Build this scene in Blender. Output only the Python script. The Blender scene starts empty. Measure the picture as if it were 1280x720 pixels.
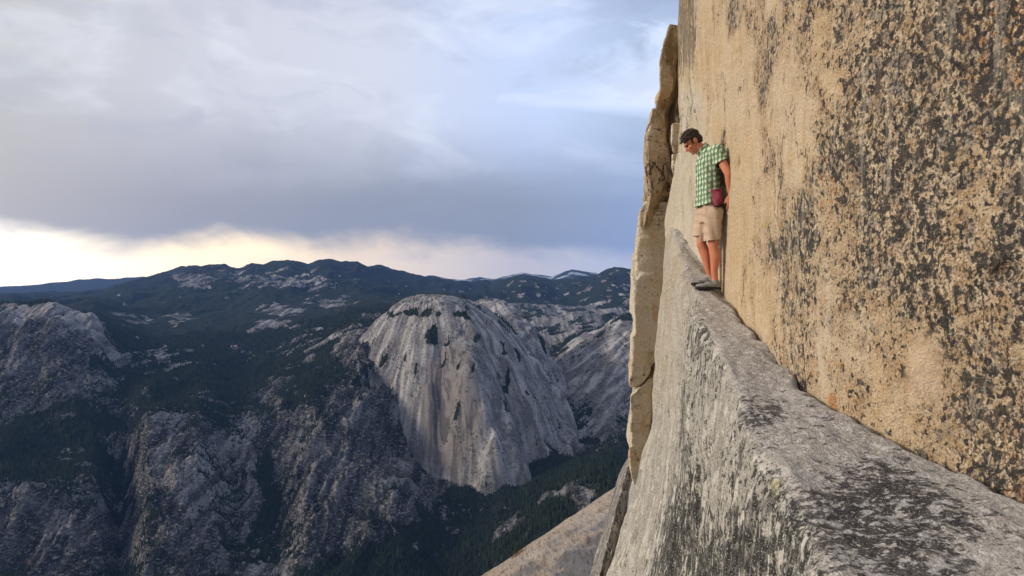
import bpy, bmesh, math, random
import numpy as np
from mathutils import Vector, Matrix, Quaternion
random.seed(4); RNG = np.random.default_rng(4)
R = math.radians
scene = bpy.context.scene
COL = scene.collection
F = 853.333                      # focal length in photo pixels (24 mm on 36 mm, 1280 wide)

# ------------------------------------------------------------------ camera
cam_d = bpy.data.cameras.new('camera'); cam = bpy.data.objects.new('camera', cam_d); COL.objects.link(cam)
cam_d.lens = 24; cam_d.sensor_width = 36; cam_d.clip_start = 0.05; cam_d.clip_end = 200000
cam.location = (0, 0, 0); cam.rotation_euler = (R(90), 0, 0)
scene.camera = cam
scene.render.resolution_x = 1024; scene.render.resolution_y = 576
scene.view_settings.view_transform = 'Standard'; scene.view_settings.look = 'None'
scene.view_settings.gamma = 1; scene.view_settings.exposure = 0.30
scene.cycles.use_denoising = True
scene.cycles.max_bounces = 6; scene.cycles.diffuse_bounces = 3; scene.cycles.volume_bounces = 0

# ------------------------------------------------------------------ node helper
class NT:
    def __init__(s, tree): s.t = tree; s.n = tree.nodes; s.l = tree.links
    def put(s, sock, v):
        if v is None: return
        if isinstance(v, bpy.types.NodeSocket): s.l.new(v, sock)
        elif isinstance(v, (tuple, list)):
            v = tuple(v)
            if len(sock.default_value) == 4 and len(v) == 3: v = v + (1,)
            sock.default_value = v
        else: sock.default_value = v
    def math(s, op, a, b=None, c=None, clamp=False):
        n = s.n.new('ShaderNodeMath'); n.operation = op; n.use_clamp = clamp
        s.put(n.inputs[0], a); s.put(n.inputs[1], b)
        if c is not None: s.put(n.inputs[2], c)
        return n.outputs[0]
    def add(s, a, b): return s.math('ADD', a, b)
    def sub(s, a, b): return s.math('SUBTRACT', a, b)
    def mul(s, a, b): return s.math('MULTIPLY', a, b)
    def step(s, v, lo, hi, a=0.0, b=1.0):
        n = s.n.new('ShaderNodeMapRange'); n.interpolation_type = 'SMOOTHSTEP'
        s.put(n.inputs[0], v); s.put(n.inputs[1], lo); s.put(n.inputs[2], hi); s.put(n.inputs[3], a); s.put(n.inputs[4], b)
        return n.outputs[0]
    def mix(s, f, a, b, mode='MIX'):
        n = s.n.new('ShaderNodeMix'); n.data_type = 'RGBA'; n.blend_type = mode
        s.put(n.inputs[0], f); s.put(n.inputs[6], a); s.put(n.inputs[7], b)
        return n.outputs[2]
    def noise(s, vec, scale, detail=4, rough=0.55, dist=0.0):
        n = s.n.new('ShaderNodeTexNoise'); n.noise_dimensions = '3D'
        s.put(n.inputs['Vector'], vec); n.inputs['Scale'].default_value = scale; n.inputs['Detail'].default_value = detail
        n.inputs['Roughness'].default_value = rough; n.inputs['Distortion'].default_value = dist
        return n.outputs[0]
    def voronoi(s, vec, scale, rnd=1.0, out=0, feature='F1'):
        n = s.n.new('ShaderNodeTexVoronoi'); n.feature = feature
        s.put(n.inputs['Vector'], vec); n.inputs['Scale'].default_value = scale; n.inputs['Randomness'].default_value = rnd
        return n.outputs[out]
    def obj(s): return s.n.new('ShaderNodeTexCoord').outputs['Object']
    def scale(s, vec, sc, loc=(0, 0, 0), rot=(0, 0, 0)):
        n = s.n.new('ShaderNodeMapping'); s.put(n.inputs[0], vec); n.inputs['Scale'].default_value = sc
        n.inputs['Location'].default_value = loc; n.inputs['Rotation'].default_value = rot
        return n.outputs[0]
    def sep(s, vec):
        n = s.n.new('ShaderNodeSeparateXYZ'); s.put(n.inputs[0], vec); return n.outputs
    def comb(s, x, y, z):
        n = s.n.new('ShaderNodeCombineXYZ'); s.put(n.inputs[0], x); s.put(n.inputs[1], y); s.put(n.inputs[2], z); return n.outputs[0]
    def attr(s, name):
        n = s.n.new('ShaderNodeAttribute'); n.attribute_name = name; return n.outputs['Fac']
    def ramp(s, f, stops):
        n = s.n.new('ShaderNodeValToRGB'); s.put(n.inputs[0], f); e = n.color_ramp.elements
        while len(e) < len(stops): e.new(0.5)
        for k, (p, c) in enumerate(stops):
            e[k].position = p; e[k].color = tuple(c) + (1,) if len(c) == 3 else c
        return n.outputs[0]
    def bump(s, h, strength, dist, normal=None):
        n = s.n.new('ShaderNodeBump'); n.inputs['Strength'].default_value = strength; n.inputs['Distance'].default_value = dist
        s.put(n.inputs['Height'], h)
        if normal is not None: s.put(n.inputs['Normal'], normal)
        return n.outputs[0]

def new_mat(name):
    m = bpy.data.materials.new(name); m.use_nodes = True
    t = NT(m.node_tree); b = m.node_tree.nodes['Principled BSDF']
    b.inputs['Roughness'].default_value = 0.85
    b.inputs['Specular IOR Level'].default_value = 0.25
    return m, t, b

# ------------------------------------------------------------------ world: Nishita sky behind a procedural cloud deck
SUN_EL, SUN_AZ = 21.0, -97.0      # azimuth from straight ahead (+y), negative = left
world = bpy.data.worlds.new('World'); scene.world = world; world.use_nodes = True
w = NT(world.node_tree); bg = world.node_tree.nodes['Background']
sky = w.n.new('ShaderNodeTexSky'); sky.sky_type = 'NISHITA'; sky.sun_disc = False
sky.sun_elevation = R(SUN_EL); sky.sun_rotation = R(SUN_AZ); sky.altitude = 2600
D = w.n.new('ShaderNodeTexCoord').outputs['Generated']
dx, dy, dz = w.sep(D)
hor = w.math('SQRT', w.add(w.mul(dx, dx), w.mul(dy, dy)))
el = w.math('DIVIDE', dz, w.math('MAXIMUM', hor, 0.02))
az = w.math('ARCTAN2', dx, dy)
az01 = w.math('MULTIPLY_ADD', az, 1 / 0.9, 0.7 / 0.9, clamp=True)       # -0.7 .. 0.2
vec = w.comb(az, w.mul(el, 2.2), 0.0)
n1 = w.noise(vec, 3.0, 5, 0.55, 0.6)
n2 = w.noise(w.scale(vec, (1, 1, 1), (3.1, 1.7, 0.4), (0, 0, R(-14))), 7.0, 6, 0.6, 0.8)
n3 = w.noise(w.scale(w.comb(az, el, 0.0), (1.0, 2.4, 1), (0.3, 5.2, 0)), 4.5, 6, 0.55, 0.6)
low = w.ramp(az01, [(0.05, (1.75, 1.62, 1.36)), (0.28, (1.65, 1.32, 0.82)), (0.52, (1.08, 0.86, 0.60)), (0.78, (0.60, 0.55, 0.56)), (1.0, (0.48, 0.53, 0.66))])
mid = w.ramp(az01, [(0.05, (0.47, 0.45, 0.45)), (0.28, (0.335, 0.34, 0.395)), (0.50, (0.275, 0.30, 0.37)), (0.78, (0.255, 0.295, 0.39)), (1.0, (0.26, 0.34, 0.53))])
up = w.ramp(az01, [(0.05, (0.50, 0.50, 0.51)), (0.30, (0.56, 0.57, 0.64)), (0.55, (0.59, 0.62, 0.72)), (0.80, (0.50, 0.60, 0.84)), (1.0, (0.56, 0.66, 0.86))])
top = w.ramp(az01, [(0.05, (0.46, 0.46, 0.48)), (0.5, (0.44, 0.47, 0.60)), (1.0, (0.42, 0.50, 0.72))])
e1 = w.add(el, w.mul(w.sub(n1, 0.5), 0.10))
e1 = w.add(e1, w.mul(w.sub(n2, 0.5), 0.035))
edge = w.ramp(az01, [(0.05, (0.075,) * 3), (0.22, (0.050,) * 3), (0.32, (0.068,) * 3), (0.6, (0.056,) * 3), (0.8, (0.040,) * 3), (1, (0.022,) * 3)])
f_mid = w.step(w.sub(e1, edge), -0.012, 0.030)
f_up = w.step(e1, 0.11, 0.27)
f_top = w.step(w.add(e1, w.mul(w.sub(n2, 0.5), 0.22)), 0.37, 0.47)
c = w.mix(f_mid, low, mid); c = w.mix(f_up, c, up); c = w.mix(w.mul(f_top, 0.8), c, top)
wisp = w.mul(w.step(n3, 0.50, 0.68), w.step(el, 0.12, 0.25))
c = w.mix(w.mul(wisp, 0.30), c, (0.84, 0.88, 0.96))
dark = w.mul(w.step(n2, 0.50, 0.36), w.step(el, 0.08, 0.2))
c = w.mix(w.mul(dark, 0.22), c, (0.38, 0.42, 0.53))
gap = w.mul(w.mul(w.step(az, 0.02, 0.20), w.step(n3, 0.56, 0.44)), w.step(el, 0.10, 0.2))
c10 = w.mix(1.0, c, (10, 10, 10), 'MULTIPLY')
c10 = w.mix(w.mul(gap, 0.35), c10, sky.outputs[0])
w.put(bg.inputs[0], c10); bg.inputs[1].default_value = 0.10

sd = bpy.data.lights.new('sun', 'SUN'); sun = bpy.data.objects.new('sun', sd); COL.objects.link(sun)
sd.energy = 2.7; sd.angle = R(12); sd.color = (1.0, 0.88, 0.74)
tosun = Vector((math.sin(R(SUN_AZ)) * math.cos(R(SUN_EL)), math.cos(R(SUN_AZ)) * math.cos(R(SUN_EL)), math.sin(R(SUN_EL))))
sun.rotation_euler = (-tosun).to_track_quat('-Z', 'Y').to_euler()

# ------------------------------------------------------------------ numpy noise
_K = [np.uint32(k_) for k_ in (374761393, 668265263, 2147483647, 1274126177)]
def _ax(v, k): return v.astype(np.int64).astype(np.uint32) * _K[k]
def _fin(h):
    h = (h ^ (h >> np.uint32(13))) * np.uint32(1274126177); h = (h ^ (h >> np.uint32(16))) * np.uint32(2246822519)
    return (h ^ (h >> np.uint32(15))).astype(np.float32) * np.float32(1 / 4294967296.0)
def noise2(x, y, seed=0):
    xi, yi = np.floor(x), np.floor(y); xf, yf = (x - xi).astype(np.float32), (y - yi).astype(np.float32)
    u, v = xf**3 * (xf * (xf * 6 - 15) + 10), yf**3 * (yf * (yf * 6 - 15) + 10)
    hx = [_ax(xi, 0), _ax(xi + 1, 0)]; hs = np.uint32((int(seed) * 2147483647) & 0xffffffff); hy = [_ax(yi, 1) + hs, _ax(yi + 1, 1) + hs]
    def g(a, b):
        t = _fin(hx[a] + hy[b]) * np.float32(6.28318)
        return np.cos(t) * (xf - a) + np.sin(t) * (yf - b)
    return ((g(0, 0) * (1 - u) + g(1, 0) * u) * (1 - v) + (g(0, 1) * (1 - u) + g(1, 1) * u) * v) * 1.5
def fbm2(x, y, oct=5, seed=0, gain=0.5, ridged=False):
    a, t = 1.0, np.zeros(x.shape)
    for o in range(oct):
        n = noise2(x * 2**o + o * 17.3, y * 2**o - o * 9.1, seed + o)
        t += a * ((0.5 - np.abs(n)) * 2 - 0.5 if ridged else n); a *= gain
    return t
def noise3(x, y, z, seed=0):
    xi, yi, zi = np.floor(x), np.floor(y), np.floor(z); xf, yf, zf = [(p - q).astype(np.float32) for p, q in ((x, xi), (y, yi), (z, zi))]
    f = lambda q: q * q * q * (q * (q * 6 - 15) + 10)
    u, v, t = f(xf), f(yf), f(zf); hs = np.uint32((int(seed) * 1274126177) & 0xffffffff)
    hx = [_ax(xi, 0), _ax(xi + 1, 0)]; hy = [_ax(yi, 1), _ax(yi + 1, 1)]; hz = [_ax(zi, 2) + hs, _ax(zi + 1, 2) + hs]
    g = lambda a, b, c_: _fin(hx[a] + hy[b] + hz[c_])
    L = lambda p, q, k: p + (q - p) * k
    return L(L(L(g(0,0,0), g(1,0,0), u), L(g(0,1,0), g(1,1,0), u), v), L(L(g(0,0,1), g(1,0,1), u), L(g(0,1,1), g(1,1,1), u), v), t) * 2 - 1
def fbm3(x, y, z, oct=4, seed=0, gain=0.5):
    a, t = 1.0, np.zeros(x.shape)
    for o in range(oct):
        t += a * noise3(x * 2**o + 5.1 * o, y * 2**o + 3.3 * o, z * 2**o, seed + o); a *= gain
    return t
def sstep(lo, hi, v):
    t = np.clip((v - lo) / (hi - lo), 0, 1); return t * t * (3 - 2 * t)

# ------------------------------------------------------------------ mesh helpers
def mesh_np(name, V, Q, attrs=None, smooth=True):
    V = np.asarray(V, np.float32).reshape(-1, 3); Q = np.asarray(Q, np.int32); k = Q.shape[1]
    me = bpy.data.meshes.new(name); me.vertices.add(len(V)); me.vertices.foreach_set('co', V.ravel())
    me.loops.add(Q.size); me.loops.foreach_set('vertex_index', Q.ravel())
    me.polygons.add(len(Q)); me.polygons.foreach_set('loop_start', np.arange(0, Q.size, k, dtype=np.int32))
    me.polygons.foreach_set('use_smooth', np.full(len(Q), smooth))
    me.update(calc_edges=True)
    for a, v in (attrs or {}).items():
        at = me.attributes.new(a, 'FLOAT', 'POINT'); at.data.foreach_set('value', np.asarray(v, np.float32).ravel())
    return me
def grid_quads(n, m, flip=False, wrap=False):
    i, j = np.meshgrid(np.arange(n - 1), np.arange(m if wrap else m - 1), indexing='ij')
    j1 = (j + 1) % m
    q = np.stack([i * m + j, i * m + j1, (i + 1) * m + j1, (i + 1) * m + j], -1).reshape(-1, 4)
    return q[:, ::-1] if flip else q
def link(name, me, mat, parent=None, loc=None, **props):
    o = bpy.data.objects.new(name, me); COL.objects.link(o)
    if mat is not None and me is not None: me.materials.clear(); me.materials.append(mat)
    if parent is not None: o.parent = parent
    if loc is not None: o.location = loc
    for k, v in props.items(): o[k] = v
    return o
def catmull(P, n):
    P = np.asarray(P, float); P = np.vstack([2 * P[0] - P[1], P, 2 * P[-1] - P[-2]]); out = []
    for i in range(1, len(P) - 2):
        t = np.linspace(0, 1, n, endpoint=False)[:, None]; a, b, c_, d = P[i-1], P[i], P[i+1], P[i+2]
        out.append(0.5 * (2*b + (c_-a)*t + (2*a-5*b+4*c_-d)*t**2 + (3*b-a-3*c_+d)*t**3))
    return np.vstack(out + [P[-2][None]])

# ================================================================== TERRAIN
def column(px, pts):
    """profile of (kind, value, Y): 'p' = photo row, 'z' = height"""
    return px, [(Y, (360 - v) / F * Y if k == 'p' else v) for k, v, Y in pts]
def cl(px, *pp):
    pts = [('z', -1000, 300), ('z', -1300, 1500)]
    for a in pp:
        pts.append(('z', a[2], a[1]) if a[0] is None else ('p', a[0], a[1]))
    return column(px, pts)
COLS = [
 cl(-140, (None, 2200, -1290), (728, 2850), (680, 3050), (600, 3400), (570, 3700), (530, 4100), (480, 4600), (410, 5000), (376, 5400), (None, 6200, -260), (None, 9000, -330)),
 cl(0,   (None, 2200, -1290), (728, 2850), (670, 3050), (602, 3300), (580, 3500), (545, 3800), (515, 4100), (470, 4450), (415, 4900), (377, 5300), (None, 6000, -250), (None, 9000, -300)),
 cl(60,  (None, 2200, -1290), (728, 2850), (680, 3050), (612, 3300), (585, 3550), (545, 3850), (510, 4150), (455, 4550), (405, 4950), (373, 5350), (None, 6000, -220), (None, 9000, -260)),
 cl(115, (None, 2200, -1290), (728, 2850), (690, 3000), (605, 3400), (570, 3700), (525, 4050), (485, 4500), (430, 4950), (392, 5350), (None, 5900, -300), (380, 7500), (372, 9500)),
 cl(150, (None, 2200, -1290), (735, 2850), (700, 3250), (640, 3650), (565, 3950), (512, 4350), (480, 4800), (445, 5300), (415, 6000), (392, 7500), (372, 10000)),
 cl(185, (None, 2100, -1280), (735, 2780), (690, 2950), (625, 3250), (560, 3600), (514, 3950), (490, 4350), (455, 5200), (420, 6400), (392, 8000), (370, 10500)),
 cl(245, (None, 2100, -1280), (735, 2780), (680, 2980), (610, 3300), (550, 3650), (508, 4000), (485, 4500), (450, 5300), (418, 6500), (390, 8300), (366, 10500)),
 cl(300, (None, 2200, -1280), (735, 2850), (690, 3200), (620, 3600), (555, 4000), (510, 4400), (485, 4800), (450, 5500), (418, 6600), (390, 8300), (362, 10500)),
 cl(340, (None, 2200, -1280), (735, 2850), (705, 3100), (640, 3500), (560, 3950), (520, 4250), (485, 4700), (450, 5400), (415, 6600), (386, 8300), (358, 10500)),
 cl(395, (None, 2100, -1280), (735, 2800), (695, 3000), (640, 3250), (570, 3600), (512, 3980), (480, 4350), (445, 5000), (410, 6300), (382, 8300), (356, 10500)),
 cl(450, (None, 2100, -1280), (735, 2800), (695, 3000), (640, 3280), (570, 3650), (512, 4000), (470, 4300), (430, 4700), (400, 5700), (380, 7800), (358, 10500)),
 cl(500, (None, 2200, -1290), (735, 2800), (695, 3020), (650, 3300), (600, 3600), (540, 3950), (480, 4350), (420, 4800), (395, 5700), (380, 7800), (362, 10500)),
 cl(545, (None, 2200, -1290), (735, 2830), (700, 3080), (665, 3350), (625, 3650), (590, 3950), (None, 4600, -850), (None, 5400, -500), (378, 7800), (362, 10500)),
 cl(590, (None, 2200, -1260), (735, 2820), (705, 3000), (668, 3250), (640, 3500), (617, 3750), (None, 4600, -1000), (None, 5500, -700), (382, 8000), (364, 10500)),
 cl(640, (None, 1800, -1150), (720, 2500), (685, 2850), (655, 3150), (628, 3450), (600, 3800), (565, 4200), (None, 5000, -960), (480, 5900), (405, 7800), (372, 10500)),
 cl(690, (None, 1500, -980), (672, 2250), (645, 2600), (622, 2950), (605, 3300), (585, 3700), (557, 4150), (525, 4650), (485, 5300), (450, 6100), (395, 8000), (370, 10500)),
 cl(730, (None, 1400, -900), (650, 2050), (622, 2450), (602, 2850), (590, 3250), (578, 3650), (557, 4100), (520, 4500), (470, 4950), (438, 5400), (420, 6300), (385, 8500), (366, 10500)),
 cl(775, (None, 1300, -850), (628, 1900), (603, 2300), (590, 2700), (582, 3200), (572, 3700), (545, 4100), (500, 4500), (450, 4900), (405, 5400), (392, 5900), (None, 7000, -420), (378, 8800), (364, 10500)),
 cl(830, (None, 1300, -850), (620, 1900), (590, 2300), (580, 2700), (572, 3200), (560, 3700), (530, 4100), (480, 4500), (430, 4900), (390, 5400), (382, 5900), (None, 7000, -400), (378, 8800), (364, 10500)),
 cl(960, (None, 1300, -850), (610, 1900), (580, 2300), (560, 2700), (545, 3200), (530, 3700), (500, 4100), (450, 4500), (400, 4900), (385, 5400), (378, 5900), (None, 7000, -400), (376, 8800), (362, 10500)),
]
MAIN = [(-140,368),(0,367),(40,366.5),(90,366),(130,361),(180,347),(215,338),(238,331.5),(262,330.5),(285,332.5),(300,336),(315,330.5),(330,331),(345,327),(365,325),(385,328.5),(399,322),(412,321),(428,323.5),(446,324.5),(460,332),(476,330),(490,337),(510,342),(530,346.5),(560,350),(590,353),(620,350.5),(640,346.5),(655,344),(670,347),(690,351),(715,348),(745,345.5),(757,337.5),(768,334),(790,335),(830,334),(960,340)]
FARC = [(-140,360),(0,358),(40,356),(60,354),(90,351),(120,346.5),(150,348),(180,346),(220,350),(300,352),(500,352),(540,344),(560,347.5),(580,350),(600,346),(620,347.5),(640,343),(655,341),(675,343.5),(690,346),(705,339.5),(715,337),(730,339),(745,341),(760,345.5),(800,346),(960,348)]
RR = np.unique(np.concatenate([np.geomspace(300, 2000, 40), np.geomspace(2000, 2600, 50), np.linspace(2600, 6400, 760), np.geomspace(6400, 12000, 190), np.geomspace(12000, 17000, 130), np.geomspace(17000, 30000, 110), np.geomspace(30000, 34000, 10)]))
PXS = np.concatenate([np.linspace(-140, 880, 800), np.linspace(890, 960, 8)])
AZ = np.arctan((PXS - 640) / F)
AZ = np.concatenate([np.linspace(-math.pi, AZ[0] - 0.02, 60), AZ, np.linspace(AZ[-1] + 0.03, math.pi, 60)])
PXA = 640 + F * np.tan(np.clip(AZ, math.atan(-780 / F), math.atan(320 / F)))
cosA = np.cos(np.clip(AZ, math.atan(-780 / F), math.atan(320 / F)))
# base heights: each profile on the log(depth) axis, then smooth blend between profiles
Ylog = np.linspace(math.log(250), math.log(60000), 900)
Zc = np.array([np.interp(Ylog, np.log([p[0] for p in pts]), [p[1] for p in pts]) for _, pts in COLS])
ker = np.exp(-0.5 * (np.arange(-9, 10) / 3.5)**2); ker /= ker.sum()
Zc = np.array([np.convolve(np.pad(z, 9, 'edge'), ker, 'valid') for z in Zc])
cpx = np.array([p for p, _ in COLS], float)
def hermite_cols(px):
    k = np.clip(np.searchsorted(cpx, px) - 1, 0, len(cpx) - 2); t = np.clip((px - cpx[k]) / (cpx[k+1] - cpx[k]), 0, 1)
    t = (0.5 * t + 0.5 * t * t * (3 - 2 * t))[:, None]
    return Zc[k] * (1 - t) + Zc[k+1] * t
Zp = hermite_cols(PXA)
Rg, Ag = np.meshgrid(RR, AZ, indexing='xy')                    # (naz, nr)
Yg = Rg * cosA[:, None]
Zb = np.array([np.interp(np.log(Yg[i]), Ylog, Zp[i]) for i in range(len(AZ))])
X, Y = Rg * np.sin(Ag), Rg * np.cos(Ag)
mz = np.interp(PXA, *zip(*MAIN)); fz = np.interp(PXA, *zip(*FARC))
YM = 14500 + 900 * np.sin(PXA / 70.0); zm = (360 - mz) / F * YM; zf = (360 - fz) / F * 26000
yy = Yg; YMg = YM[:, None]
front = zm[:, None] - (zm[:, None] + 250) * np.clip((YMg - yy) / (YMg - 8800), 0, 1)**1.15
back = zm[:, None] - (zm[:, None] + 500) * np.clip((yy - YMg) / 5000, 0, 1)
main = np.where(yy < YMg, front, back)
farz = zf[:, None] - (zf[:, None] + 500) * np.clip(np.abs(yy - 26000) / 6500, 0, 1)**1.1
k = sstep(8200, 10600, yy)
zfar = np.maximum(main, np.where(yy > YMg, farz, -900))
Z = Zb * (1 - k) + zfar * k
# domes
def dome(cx, cy, zc, ra, rb, ang, drop, pw, fl=1.0):
    c_, s_ = math.cos(R(ang)), math.sin(R(ang)); ux, uy = X - cx, Y - cy
    a = ux * c_ + uy * s_; b = -ux * s_ + uy * c_
    rho = np.sqrt((a / ra)**2 + (b / np.where(b > 0, rb[0], rb[1]))**2)
    th = np.arctan2(b / rb[0], a / ra)
    rho = rho * (1 + 0.13 * fbm2(np.cos(th) * 1.9 + cx, np.sin(th) * 1.9, 3, 26) * np.clip(rho * 1.6, 0, 1) + 0.05 * fbm2(X / 240, Y / 240, 3, 29))
    return zc - drop * rho**pw, rho, th
d1, rho1, th1 = dome(-560, 4640, -40, 1120, (900, 560), -52, 1120, 2.35)
d2, rho2, th2 = dome(-170, 5450, -84, 1050, (400, 420), -62, 950, 2.2)
wq = fbm2(X / 380, Y / 380, 4, 23, 0.55)
rib1 = fbm2(th1 * 2.6 + wq * 0.55, rho1 * 1.5 + wq * 0.4, 5, 21, 0.50) * 44 * np.clip(rho1, 0, 1.2) + fbm2(th1 * 9 + wq * 1.6, rho1 * 1.6, 3, 27, 0.6, True) * 5 * np.clip(rho1, 0, 1.2) + fbm2(X / 60, Y / 60, 3, 28) * 3 + fbm2(X / 420, Y / 420, 2, 24) * 48 * np.clip(rho1, .15, 1)
rib2 = fbm2(th2 * 3 + wq * 0.6, rho2 * 1.5, 5, 31, 0.58) * 45 * np.clip(rho2, 0, 1.2)
ax_, ay_ = X + 385, Y - 4080; d1 = d1 - 75 * np.exp(-((ax_ / 120)**2 + (ay_ / 230)**2)**2)
# scooped arch on the dome's front
d1 = d1 + rib1; d2 = d2 + rib2
near = sstep(800, 2400, Rg)
slabR = sstep(690, 725, PXA)[:, None] * sstep(4000, 4300, Yg) * (1 - sstep(6300, 7500, Yg))
steep = np.abs(np.gradient(Z, axis=1) / np.gradient(Rg, axis=1)); steepn = sstep(0.15, 0.55, steep)
det = fbm2(X / 620, Y / 620, 3, 1, 0.5) * 40
det += fbm2(X / 330 + 0.3 * fbm2(X / 500, Y / 500, 2, 5), Y / 700, 5, 2, 0.55, True) * (22 + 50 * steepn)
det += fbm2(X / 110, Y / 110, 4, 3, 0.6) * (5 + 17 * steepn)
gul = fbm2(X / 170 + 0.5 * fbm2(X / 300, Y / 300, 3, 15), Y / 900, 4, 14, 0.6, True); det += gul * 26 * steepn
far_d = fbm2(X / 1500, Y / 2200, 5, 8, 0.52, True) * 95 + fbm2(X / 420, Y / 420, 4, 9, 0.5) * 22
far_d = far_d + (fbm2(X / 520, Y / 900, 4, 18, 0.6, True) * 46) * np.exp(-((yy - YMg) / 1500)**2)
farfade = 1 - 0.55 * np.exp(-((yy - YMg) / 1300)**2)
det = det * (1 - sstep(7000, 10500, Rg)) + far_d * sstep(7000, 10500, Rg) * farfade * (1 - 0.6 * sstep(17000, 22000, Rg))
crestfade = 1.0
Z = Z + det * near * (1 - 0.55 * slabR)
Z = Z + slabR * 26 * fbm2((Zb - 0.77 * X) / 120, (X + Zb) / 900, 3, 19)
Zg = Z.copy()
dm = np.maximum(d1, d2); hh = np.clip(0.5 + (dm - Z) / 90, 0, 1); Z = Z * (1 - hh) + dm * hh + 45 * hh * (1 - hh) * 0.5
isd = (np.maximum(d1, d2) > Zg - 6)
PX = 640 + F * X / np.maximum(Y, 1); PY = 360 - F * Z / np.maximum(Y, 1)
PX[Y < 10] = -9999
# ---- forest / bare-rock cover
WX = fbm2(X / 330, Y / 420, 5, 44, 0.62) * 1.1; WY = fbm2(X / 300 + 9, Y / 420, 5, 45, 0.62) * 1.3
def ell(px, py, rx, ry, ymin=0, ymax=1e9):
    return np.clip(1 - np.sqrt(((PX + WX * min(rx, 60) - px) / rx)**2 + ((PY + WY * min(ry, 40) - py) / ry)**2), -1, 1) * ((Y > ymin) & (Y < ymax)) - ~((Y > ymin) & (Y < ymax))
slope = np.abs(np.gradient(Z, axis=1) / np.gradient(Rg, axis=1))
cov = 0.70 - sstep(0.25, 0.70, slope) * 0.72 + fbm2(X / 260, Y / 260, 5, 41, 0.6) * 0.42
cov += 0.35 * sstep(5200, 6500, Y) * (1 - sstep(560, 640, PX)) 
for (px, py, rx, ry, wgt, y0, y1) in [
    (70, 430, 120, 62, -1.1, 4200, 5700), (60, 395, 60, 24, -.6, 4500, 5700), (210, 590, 78, 85, -1.1, 2700, 4100), (440, 590, 115, 95, -1.1, 2700, 4300),
    (60, 670, 130, 65, -1.0, 2700, 3450), (440, 430, 60, 40, -.9, 4200, 5500), (352, 387, 22, 7, -2.2, 5000, 11000), (408, 379.5, 22, 6, -2.2, 5000, 12000),
    (225, 395, 17, 9, -1.9, 5000, 11000), (350, 408, 36, 8, -1.5, 4800, 9000), (340, 492, 20, 15, -1.2, 4200, 5400), (205, 447, 30, 12, -1.2, 4800, 7000),
    (165, 402, 26, 9, -1.0, 4800, 9000), (370, 355, 60, 12, -1.0, 10000, 15000), (240, 350, 26, 10, -1.0, 10000, 15000), (310, 345, 40, 8, -.8, 10000, 15000),
    (720, 400, 90, 40, -.85, 5200, 9500), (752, 475, 78, 105, -1.8, 4000, 6500), (755, 560, 60, 25, -.3, 3300, 4500), (630, 650, 30, 18, -1.2, 2000, 3300), (720, 625, 45, 18, -.9, 1500, 3300),
    (312, 580, 12, 45, -1.2, 3000, 4400), (300, 690, 60, 40, -.8, 2500, 3200),
    (150, 590, 20, 80, 1.6, 2900, 4300), (330, 620, 14, 60, .9, 2900, 4300), (60, 545, 130, 38, 1.6, 3200, 4300), (250, 470, 130, 36, 1.0, 4100, 6500), (400, 475, 60, 28, 1.1, 4200, 5500),
    (655, 590, 90, 42, 1.8, 2700, 4600), (560, 690, 60, 50, 1.2, 2500, 3500), (460, 705, 60, 26, 1.1, 2500, 3200), (690, 575, 45, 22, 1.0, 3500, 4500)]:
    cov += wgt * np.clip(ell(px, py, rx, ry, y0, y1) * 2.2, 0, 1)
dn = fbm2(X / 90, Y / 90, 4, 51, 0.6)
onD = isd.astype(float)
dcov = -0.16 + dn * 0.55
dcov += 0.9 * np.clip(ell(490, 393, 55, 6) * 2, 0, 1) + 0.40 * np.clip(ell(535, 416, 22, 18) * 2, 0, 1) + 0.55 * np.clip(ell(585, 392, 40, 9) * 2, 0, 1) + 0.32 * np.clip(ell(628, 430, 30, 40) * 1.5, 0, 1) * (dn > 0.0)
cov = np.where(isd, dcov, cov)
forest = sstep(0.22, 0.40, cov)
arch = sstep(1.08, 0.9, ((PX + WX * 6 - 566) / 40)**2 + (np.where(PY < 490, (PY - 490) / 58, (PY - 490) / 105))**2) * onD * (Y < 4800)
streak = np.where(isd, fbm2(th1 * 15 + wq * 1.6, rho1 * 2.6 + wq * 1.2, 5, 61, 0.62) * 0.75 + fbm2(X / 70, Y / 70, 4, 65, 0.6) * 0.35, np.where(slabR > .5, 0.10 + fbm2((Z - 0.77 * X) / 40, (X + Z) / 420, 4, 64, 0.55) * 1.2, fbm2(X / 45, Z / 160, 4, 62, 0.6)))
snow = np.clip(ell(405, 323, 8, 2.5, 12000, 16000) * 2 + ell(430, 325, 9, 2, 12000, 16000) * 2, 0, 1) + 0.6 * sstep(0.0, 0.4, fbm2(X / 700, Y / 700, 4, 71)) * (Y > 22000) * (PX > 500)
snow = np.clip(snow, 0, 1)
V = np.stack([X, Y, Z], -1)
Q = grid_quads(*X.shape, flip=True)
qc = Q[:, 0]
clean = np.where(isd, 1.0, 0.0); clean = np.where(~isd, 0.08 + 0.40 * sstep(0.06, 0.35, fbm2(X / 240 + Z / 300, Z / 260, 3, 66)) + 0.85 * slabR + 0.4 * (Y > 5000), clean); clean = np.clip(clean, 0, 1)
att = dict(clean=clean.ravel(), forest=forest.ravel(), streak=streak.ravel(), arch=arch.ravel(), snow=snow.ravel())
dome_q = isd.ravel()[Q].sum(1) >= 2
ri = (Rg.ravel()[qc] > 9600)
def split(name, sel, **props):
    q = Q[sel]; ids, inv = np.unique(q, return_inverse=True)
    me = mesh_np(name, V.reshape(-1, 3)[ids], inv.reshape(-1, 4), {a: v[ids] for a, v in att.items()})
    return link(name, me, M_TERRAIN, kind='structure', **props)

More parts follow.
